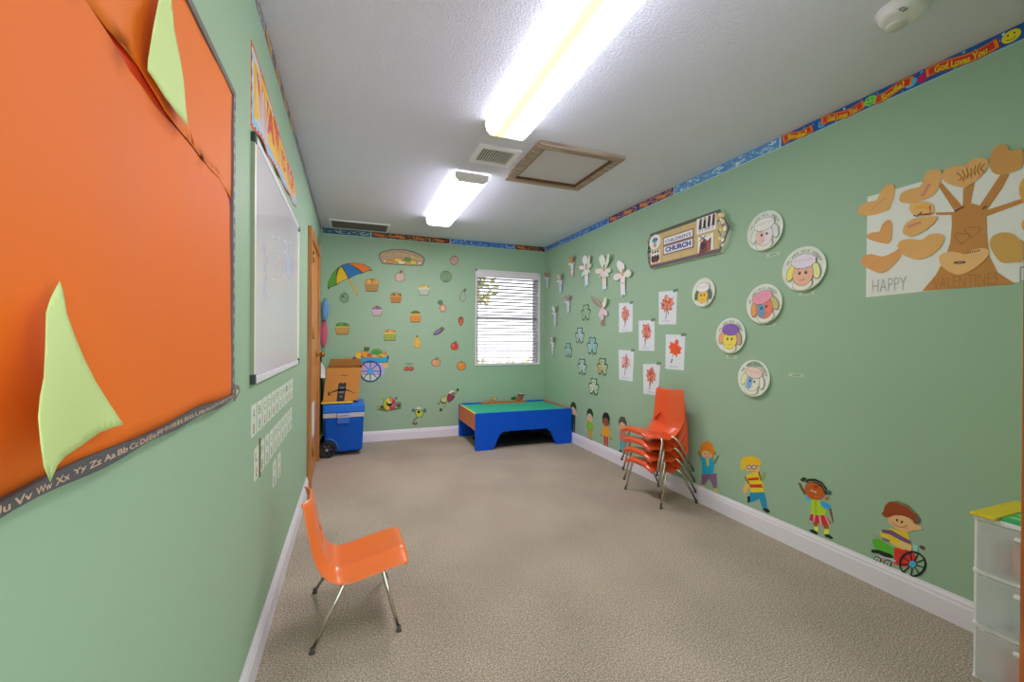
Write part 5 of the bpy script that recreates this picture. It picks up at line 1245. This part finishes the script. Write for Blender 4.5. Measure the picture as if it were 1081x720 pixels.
# umbrella
z = Z('B', 340, 270, 14.4)
z.l([(405, 350), (540, 600)], 30, '7a6428', 0); z.l([(408, 352), (536, 592)], 20, 'cfae4c', 1); z.l([(412, 352), (532, 580)], 3, '8a6c2c', 2)
z.p([(90, 515), (82, 480), (95, 400), (150, 280), (225, 195), (300, 140), (400, 112), (540, 110), (650, 135), (720, 175), (770, 230), (700, 232), (620, 268), (520, 292), (410, 350), (310, 385), (225, 445), (140, 478)], '3a4a2a', 1)
z.p([(95, 490), (102, 400), (155, 285), (225, 205), (215, 300), (212, 430), (150, 462)], '4e8a20', 2)
z.p([(225, 430), (222, 330), (250, 220), (290, 165), (345, 250), (395, 345), (305, 380)], 'd8b416', 2)
z.p([(305, 145), (395, 125), (480, 170), (600, 262), (520, 285), (415, 340), (365, 255)], '1668a4', 2)
z.p([(400, 122), (540, 116), (650, 142), (715, 182), (740, 215), (690, 225), (625, 255), (540, 190), (470, 150)], 'cc6a18', 2)
z.d.build('umbrella_decal', 'green yellow blue orange umbrella decal on the upper left of the back wall', 'wall decal')
# fruit cart
z = Z('B', 360, 355, 13.08)
z.e(90, 320, 50, 40, 'b88a3c', 0); z.e(95, 320, 28, 22, '8fae84', 1); z.l([(100, 330), (160, 300)], 14, 'c09a4c', 1)
z.p([(250, 370), (620, 370), (590, 530), (250, 520)], 'a49ac4', 0); z.p([(560, 375), (660, 372), (640, 430), (600, 440)], 'c8a45c', 0)
z.p([(150, 310), (180, 280), (210, 300), (620, 300), (650, 260), (665, 295), (640, 362), (170, 365)], '1f4a6a', 1)
z.p([(160, 318), (205, 305), (640, 302), (650, 310), (630, 355), (180, 358)], '2492c0', 2)
for x, y, rx, ry, c in ((250, 265, 60, 48, 'd8b824'), (320, 245, 55, 45, 'd8902c'), (290, 280, 22, 18, 'a83a4a'), (390, 262, 38, 30, 'b8582a'), (460, 272, 40, 24, 'd8a078'), (490, 215, 78, 42, '3c8a2c'), (560, 265, 45, 28, 'dcae2c'), (605, 235, 24, 24, 'c87a30'), (545, 280, 22, 15, 'a8502a')): z.e(x, y, rx, ry, '5a5228', 1); z.e(x, y, rx-4, ry-4, c, 3)
z.p([(315, 210), (318, 140), (350, 160), (355, 132), (365, 158), (392, 140), (388, 205)], '3c5a30', 3); z.l([(420, 205), (490, 190), (555, 205)], 10, '5aa83c', 4)
P = [(405+142*math.cos(t), 485+140*math.sin(t)) for t in [2*PI*k/40 for k in range(41)]]
z.p([(405+138*math.cos(t), 485+136*math.sin(t)) for t in [PI*.12+PI*.76*k/14 for k in range(15)]], 'b8c8ac', 2)
z.l(P, 20, '16387c', 6)
for k in range(8):
    t = 2*PI*k/8; z.l([(405+25*math.cos(t), 480+25*math.sin(t)), (405+138*math.cos(t), 485+136*math.sin(t))], 12, '24508c', 5)
z.e(403, 478, 38, 38, '3a9ad8', 7); z.e(403, 478, 16, 16, '58b8e8', 8)
z.d.build('fruit_cart_decal', 'blue fruit cart decal with a big wheel right of the cardboard box', 'wall decal')
# baskets: (px, py, half width px, half height px, fruit, basket, rim)
def basket(px_, py, w, h, fruit, bodyc, lb, style=0, tilt=0.):
    d = Dec('B', .0012, -.0003)
    def e(x, y, rx, ry, c, L): d.ell(px_+x*w, py+y*h, rx*w, ry*h, c, L)
    def p(P, c, L): d.poly([(px_+x*w, py+y*h) for x, y in P], c, L)
    if style == 2:                                                        # with a high handle
        d.stroke([(px_+w*.7*math.cos(t), py-h*.0+h*.95*-math.sin(t)) for t in [PI*k/14 for k in range(15)]], .14*h, '6a5c50', 1)
    for k in range(5): e(-.6+.3*k, -.25-.25*math.sin(PI*(k+.5)/5), .30, .38, OUT, 1); e(-.6+.3*k, -.25-.25*math.sin(PI*(k+.5)/5), .25, .32, fruit[k % len(fruit)], 2+k % 2)
    p([(-1, -.22), (1, -.22), (.72, .95), (-.72, .95)] if style != 1 else [(-.92, -.3), (.92, -.3), (.86, .95), (-.86, .95)], OUT, 4)
    p([(-.92, -.14), (.92, -.14), (.66, .86), (-.66, .86)] if style != 1 else [(-.84, -.2), (.84, -.2), (.78, .85), (-.78, .85)], bodyc[0], 5)
    for k in range(3): y = .05+.27*k; p([(-.86+.08*k, y), (.86-.08*k, y), (.84-.08*k, y+.11), (-.84+.08*k, y+.11)], bodyc[1], 6)
    for k in range(-2, 3): p([(k*.3-.03, -.1), (k*.3+.03, -.1), (k*.25+.03, .84), (k*.25-.03, .84)], bodyc[2], 7)
    p([(-1, -.28), (1, -.28), (.97, -.08), (-.97, -.08)] if style != 1 else [(-.95, -.35), (.95, -.35), (.95, -.12), (-.95, -.12)], bodyc[1], 7)
    d.build('fruit_basket_decal', lb, 'wall decal', FG)
TAN = ('a8823c', 'c09a50', '8a6a30'); BRN = ('9a6a24', 'b8843a', '7a5020'); GRNB = ('7c9a2c', 'b0b858', '5f7a24'); ORB = ('c07028', 'd8a848', '8a4a20'); PLE = ('a49a9c', 'b8aeb0', '8a7c84'); PAL = ('9aa494', 'b4b8a4', '86907c')
basket(392.4, 300.7, 8, 7.6, ['c0802c', 'd0a03c', '5c6a28'], ('9a7434', 'b08c4c', '6c6428'), 'brown fruit basket decal with orange fruit right of the umbrella handle')
basket(418, 314, 6.6, 6.2, ['a87028', '5c5c28', 'c89a3c'], BRN, 'plain brown basket decal in the middle of the upper left group')
basket(398, 328.5, 6, 5.6, ['7a5c78', '8a6c80', '6c5064'], PLE, 'mauve grey basket decal with handle and dark grapes', 2)
basket(361.5, 346.5, 8.2, 7.2, ['3f7a2c', '4c8a30', '5a9a38'], TAN, 'tan woven basket decal heaped with green fruit, above the cardboard box')
basket(411.5, 353.5, 7, 6.6, ['d08a3c', 'c86a34', 'd8a050'], GRNB, 'green banded basket decal with orange fruit above the cart', 1)
basket(438.5, 333.8, 5.8, 7.0, ['5c7a2c', '4a6a28'], ORB, 'tall orange banded basket decal with green leaves', 1)
basket(447.5, 306, 6.2, 6.4, ['c8b45c', 'c8a448', 'b09a50'], PAL, 'pale grey basket decal with yellow fruit right of the green one')
# single fruits
def fruit(px_, py, w, h, c, lb, kind='round', c2='5c7a34', rot=0.):
    d = Dec('B', .0012, -.0003); ca, sa = math.cos(rot), math.sin(rot)
    def q_(x, y): return (px_+(x*w)*ca-(y*h)*sa, py+(x*w)*sa+(y*h)*ca)
    def e(x, y, rx, ry, col, L, r=0.): d.poly([q_(x+rx*math.cos(t)*math.cos(r)-ry*math.sin(t)*math.sin(r), y+rx*math.cos(t)*math.sin(r)+ry*math.sin(t)*math.cos(r)) for t in [2*PI*k/18 for k in range(18)]], col, L)
    def p(P, col, L): d.poly([q_(*x) for x in P], col, L)
    if kind == 'round':
        e(0, 0, 1, 1, OUT, 1); e(0, 0, .88, .88, c, 2); e(-.3, -.3, .25, .2, c2, 3); p([(-.1, -.8), (.15, -1.15), (.25, -1.1), (.08, -.75)], '5a4a2c', 3)
    elif kind == 'melon':
        e(0, 0, 1, 1, '4c5c3c', 1); e(0, 0, .9, .9, c, 2)
        for k in range(-2, 3): d.stroke([q_(k*.28*math.cos(t), -.85*math.sin(t)) for t in [-PI/2+PI*j/10 for j in range(11)]], .10*w, c2, 3)
    elif kind == 'apple':
        e(-.3, .1, .68, .85, OUT, 1); e(.3, .1, .68, .85, OUT, 1); e(-.28, .1, .60, .76, c, 2); e(.28, .1, .60, .76, c, 2); p([(-.05, -.5), (.0, -1.1), (.15, -1.1), (.1, -.5)], '4c3a24', 3); p([(.1, -.85), (.5, -1.15), (.6, -.9), (.3, -.7)], c2, 3); e(-.35, -.15, .16, .2, 'e0b0a0', 3)
    elif kind == 'straw':
        p([(-.8, -.6), (-.3, -.95), (.3, -.95), (.8, -.6), (.75, .1), (.3, .8), (0, 1), (-.3, .8), (-.75, .1)], OUT, 1); p([(-.7, -.55), (-.25, -.85), (.25, -.85), (.7, -.55), (.64, .1), (.25, .7), (0, .88), (-.25, .7), (-.64, .1)], c, 2)
        for x, y in ((-.3, -.3), (.25, -.2), (0, .1), (-.2, .4), (.3, .3)): e(x, y, .07, .09, 'e0c080', 3)
        p([(-.6, -.75), (0, -.55), (.6, -.75), (.25, -1.05), (-.2, -1.05)], c2, 3)
    elif kind == 'banana':
        for k, (dx_, col) in enumerate(((-.45, c), (0, 'd8b448'), (.4, c))):
            P = [(dx_*.3, -.85), (dx_*.3+.18, -.8), (dx_+.35, -.2), (dx_+.32, .5), (dx_+.0, .9), (dx_-.25, .75), (dx_-.05, .4), (dx_-.1, -.2)]
            p(P, OUT, 1+2*k); p([(x*.93+dx_*.07, y*.93) for x, y in P], col, 2+2*k)
        p([(-.15, -1.05), (.15, -1.05), (.2, -.75), (-.1, -.75)], '5a5a2c', 8)
    elif kind == 'cherry':
        d.stroke([q_(-.8, -.8), q_(0, -.95), q_(.8, -.85)], .22*h, '6a7a4c', 1); d.stroke([q_(-.4, .2), q_(.1, -.9)], .1*h, '5c6a3c', 1); d.stroke([q_(.4, .2), q_(.1, -.9)], .1*h, '5c6a3c', 1)
        for x in (-.45, .45): e(x, .35, .5, .58, OUT, 2); e(x, .35, .42, .5, c, 3); e(x-.12, .15, .12, .12, 'd89080', 4)
    elif kind == 'pine':
        e(.25, .42, .62, .62, OUT, 1); e(.25, .42, .54, .54, c, 2); e(.25, .42, .28, .28, 'c8a088', 3)
        for k in range(5): a_ = -2.2+.35*k; p([(-.05, -.05), (-.05+1.0*math.cos(a_-.1), -.1+.9*math.sin(a_)), (.15, -.1)], c2, 2+k % 2)
        e(-.25, -.45, .5, .38, c2, 4)
    elif kind == 'pear':
        e(0, .3, .75, .68, OUT, 1); e(.1, -.35, .42, .5, OUT, 1); e(0, .3, .66, .6, c, 2); e(.1, -.33, .34, .44, c, 3); e(.45, -.85, .4, .24, c2, 3, -.4)
    elif kind == 'egg':
        p([(-1, .8), (-.7, .1), (.1, -.5), (.7, -.55), (.85, -.1), (.4, .4), (-.3, .8)], OUT, 1); p([(-.88, .72), (-.6, .15), (.1, -.4), (.62, -.45), (.74, -.1), (.35, .32), (-.3, .7)], c, 2); p([(.2, -.6), (.6, -.9), (1.05, -.55), (.95, -.1), (.75, -.4)], c2, 3)
        for k in range(3): e(-.4+.3*k, .3-.22*k, .18, .16, '8a78a0', 3)
    d.build('fruit_decal', lb, 'wall decal', FG)
fruit(363.5, 314.5, 5, 5.4, '6a8a6c', 'dark green round fruit decal below the umbrella', 'round', '2c4a34')
fruit(422.2, 292, 5.4, 6, 'b0a08c', 'red and cream apple decal under the arched fruit sign', 'apple', '8a3a34')
fruit(479.5, 275, 4.6, 4.8, 'b08a80', 'pinkish round fruit decal at the top right of the back wall group', 'round', 'b06a68')
fruit(470.8, 292, 6.2, 6.2, '769470', 'green melon decal between the pink fruit and the pale basket', 'melon', '5c7a5c')
fruit(488.5, 312, 4.6, 6.6, '8ea090', 'pale grey green pear decal left of the window', 'pear', '4c6a50')
fruit(466, 322.5, 5.6, 7, 'bc8a70', 'pineapple decal with green crown and pinkish slice', 'pine', '4c7458')
fruit(486.5, 339.5, 3.8, 5, 'a4502c', 'dark red strawberry decal left of the window blind', 'straw', '6a4a30')
fruit(463, 349.5, 6, 5.4, '5c4a74', 'purple eggplant decal below the pineapple', 'egg', '5c6a44')
fruit(479.8, 365.2, 4.2, 4.8, 'b83a2c', 'bright red apple decal below the strawberry', 'apple', '4c6a2c')
fruit(440, 361.5, 5.4, 7, 'c8a23c', 'yellow banana bunch decal right of the green basket', 'banana')
fruit(431.5, 387.8, 5.6, 4.4, 'a8483a', 'red cherry pair decal right of the fruit cart', 'cherry')
fruit(460.3, 382.4, 5, 4.8, 'c08a64', 'pale peach decal left of the orange one', 'apple', '8a6a40')
fruit(487, 386.5, 4.9, 4.9, 'c8802c', 'round orange decal at the lower left of the window', 'round', 'd8a050')
fruit(418.5, 272, .1, .1, 'c8802c', '', 'round') if False else None
# funny fruit figures near the floor
CG_ = 'funny fruit figure decals above the back baseboard'
z = Z('B', 395, 410, 16)
z.p(rp([(25, 355), (110, 340), (160, 320), (380, 330), (470, 320), (440, 350), (300, 375), (220, 395), (120, 380)], 10), '5c6a3a', 0)
z.e(75, 315, 45, 32, '8a9a4c', 1); z.e(130, 315, 25, 30, '3a3a2c', 2); z.e(415, 275, 50, 48, '6c6a54', 1); z.e(410, 295, 30, 25, '46443a', 2)
z.e(130, 130, 32, 24, '9ab05c', 1); z.l([(130, 150), (160, 210)], 10, '6a7a3c', 1); z.e(372, 165, 24, 26, '6a6a60', 1); z.l([(372, 180), (340, 220)], 9, '6a5a50', 1)
z.e(255, 265, 108, 118, '4a5a24', 2); z.p([(255+100*math.cos(t), 265+110*math.sin(t)) for t in [PI*.5+PI*k/14 for k in range(15)]], 'a8b030', 3); z.p([(255+100*math.cos(t), 265+110*math.sin(t)) for t in [-PI*.5+PI*k/14 for k in range(15)]], 'a83848', 3)
z.e(250, 195, 48, 34, 'd0c04c', 4); z.e(280, 190, 36, 30, 'c8843c', 5); z.p(rp([(205, 235), (310, 230), (300, 285), (255, 305), (215, 285)], 14), '1c120e', 5); z.p(rp([(225, 232), (300, 228), (295, 250), (235, 256)], 6), 'e0d8b8', 6); z.e(320, 290, 26, 36, 'c05a70', 5, .6); z.e(225, 330, 40, 22, 'c8a832', 4)
z.d.build('fruit_figure_decal', 'round laughing red and green fruit figure decal right of the cooler', 'wall decal', CG_)
z = Z('B', 395, 410, 16)
z.l([(690, 370), (655, 400)], 22, '3f8a70', 1); z.e(660, 372, 30, 28, '3a6a74', 2); z.l([(820, 370), (850, 390)], 16, '6a9a50', 1); z.e(855, 375, 26, 36, '4a6660', 2)
z.l([(735, 495), (680, 525), (660, 550)], 20, '6a4f48', 1); z.e(688, 588, 46, 30, '62524a', 2); z.e(690, 575, 24, 12, 'a88a7c', 3); z.l([(820, 490), (800, 540), (795, 590)], 14, '86966a', 1); z.e(800, 602, 30, 16, '8aa070', 2)
z.p(rp([(690, 360), (750, 345), (830, 380), (835, 440), (800, 490), (730, 495), (695, 440)], 24), '5a6a20', 2); z.p(rp([(702, 370), (750, 356), (820, 388), (824, 438), (792, 480), (736, 484), (706, 438)], 22), 'a8b830', 3)
z.e(755, 330, 40, 36, 'a4b89c', 1); z.l([(720, 300), (760, 292), (800, 300)], 8, '5c6c60', 2); z.e(735, 340, 14, 14, 'd8dcc8', 3); z.e(775, 342, 14, 14, 'd8dcc8', 3); z.e(752, 396, 24, 22, '15180c', 4)
z.d.build('fruit_figure_decal', 'small green dancing fruit figure decal, middle of the three left of the table', 'wall decal', CG_)
z = Z('B', 455, 400, 18)
z.l([(430, 300), (470, 270), (505, 215)], 26, '8a7458', 1); z.e(508, 208, 26, 28, '35482e', 2)
z.p(rp([(180, 370), (220, 320), (300, 310), (310, 430), (250, 460), (180, 430)], 20), '5a5a30', 1); z.p(rp([(188, 372), (225, 330), (296, 322), (300, 425), (250, 448), (190, 424)], 18), 'b0b078', 2)
z.p(rp([(190, 340), (250, 310), (270, 350), (200, 365)], 10), '7c9a5c', 3)
z.p(rp([(300, 360), (340, 260), (410, 220), (450, 290), (440, 370), (380, 430), (320, 450)], 26), '2e3420', 3); z.p(rp([(312, 362), (345, 275), (400, 240), (438, 295), (426, 362), (375, 415), (325, 432)], 22), '8a2848', 4)
z.p(rp([(335, 265), (385, 215), (425, 225), (430, 255), (390, 270), (360, 290)], 10), 'd8d4b8', 5); z.l([(375, 285), (425, 255)], 14, '1c1c14', 6); z.l([(400, 300), (430, 290)], 14, 'e0e0d0', 6); z.e(430, 345, 18, 26, '3a4a2a', 5)
z.l([(170, 420), (215, 460), (290, 455)], 18, '3c3820', 3); z.l([(285, 470), (280, 530), (230, 545)], 20, '8a8a44', 2); z.l([(175, 440), (200, 500), (190, 560)], 18, '9aa06c', 2); z.e(188, 588, 28, 32, '3a4630', 3); z.e(145, 470, 20, 26, '6a7a64', 1)
z.d.build('fruit_figure_decal', 'flying white and plum coloured fruit figure decal left of the blue table', 'wall decal', CG_)
z = Z('B', 505, 405, 16.63)
z.p(rp([(570, 280), (580, 230), (620, 240), (640, 200), (660, 250), (640, 285)], 10), '2f5c34', 1); z.p(rp([(640, 300), (690, 200), (740, 150), (800, 170), (790, 250), (740, 300)], 20), '3a3420', 2)
z.p(rp([(655, 295), (700, 210), (745, 170), (785, 185), (775, 245), (735, 290)], 18), '9a5040', 3); z.p(rp([(655, 290), (690, 215), (710, 215), (700, 280)], 10), '7a8a3c', 4); z.p(rp([(715, 160), (790, 165), (780, 190), (725, 188)], 6), 'e0dcc0', 5); z.l([(715, 192), (780, 195)], 16, '1c1814', 5)
z.l([(795, 200), (860, 195)], 22, '5c9478', 1); z.e(770, 110, 40, 24, '9a9a64', 1); z.p(rp([(600, 300), (640, 330), (700, 320), (760, 300)], 8), '6a6a3c', 1)
z.d.build('fruit_figure_decal', 'fruit figure decal with dark glasses peeking above the right part of the table', 'wall decal', CG_)
z = Z('B', 505, 405, 16.63)
z.p(rp([(180, 320), (215, 250), (270, 220), (330, 245), (320, 290), (260, 330)], 18), '8a8a44', 1); z.p(rp([(195, 315), (225, 258), (270, 232), (318, 250), (300, 290), (250, 320)], 16), 'b0a85c', 2); z.e(240, 290, 24, 16, 'b8602c', 3); z.e(290, 262, 16, 12, 'c8bc7c', 3)
z.d.build('fruit_figure_decal', 'yellowish fruit figure decal peeking just above the middle of the table', 'wall decal', CG_)
# ================================================================== LIGHT
w = bpy.data.worlds.new('world'); SC.world = w; w.use_nodes = True
nt = w.node_tree; bg = nt.nodes['Background']
tc = nt.nodes.new('ShaderNodeTexCoord'); sx = nt.nodes.new('ShaderNodeSeparateXYZ'); nt.links.new(tc.outputs['Generated'], sx.inputs[0])
rp_ = nt.nodes.new('ShaderNodeValToRGB'); e = rp_.color_ramp.elements
e[0].position = .35; e[0].color = (.92, .90, .98, 1); e[1].position = .75; e[1].color = (.88, .91, 1, 1)
mr = nt.nodes.new('ShaderNodeMapRange'); mr.inputs[1].default_value = -1; mr.inputs[2].default_value = 1
nt.links.new(sx.outputs['Z'], mr.inputs[0]); nt.links.new(mr.outputs[0], rp_.inputs['Fac']); nt.links.new(rp_.outputs[0], bg.inputs['Color'])
ms = nt.nodes.new('ShaderNodeMapRange'); ms.inputs[1].default_value = -.6; ms.inputs[2].default_value = .6; ms.inputs[3].default_value = WORLD[0]; ms.inputs[4].default_value = WORLD[1]
nt.links.new(sx.outputs['Y'], ms.inputs[0]); nt.links.new(ms.outputs[0], bg.inputs['Strength'])
vs = SC.view_settings
vs.view_transform = 'Standard'; vs.look = 'None'; vs.exposure = EXPO; vs.gamma = 1; vs.use_curve_mapping = False
SC.cycles.max_bounces = 10; SC.cycles.diffuse_bounces = 6; SC.cycles.use_denoising = True
SC.cycles.caustics_reflective = False; SC.cycles.caustics_refractive = False
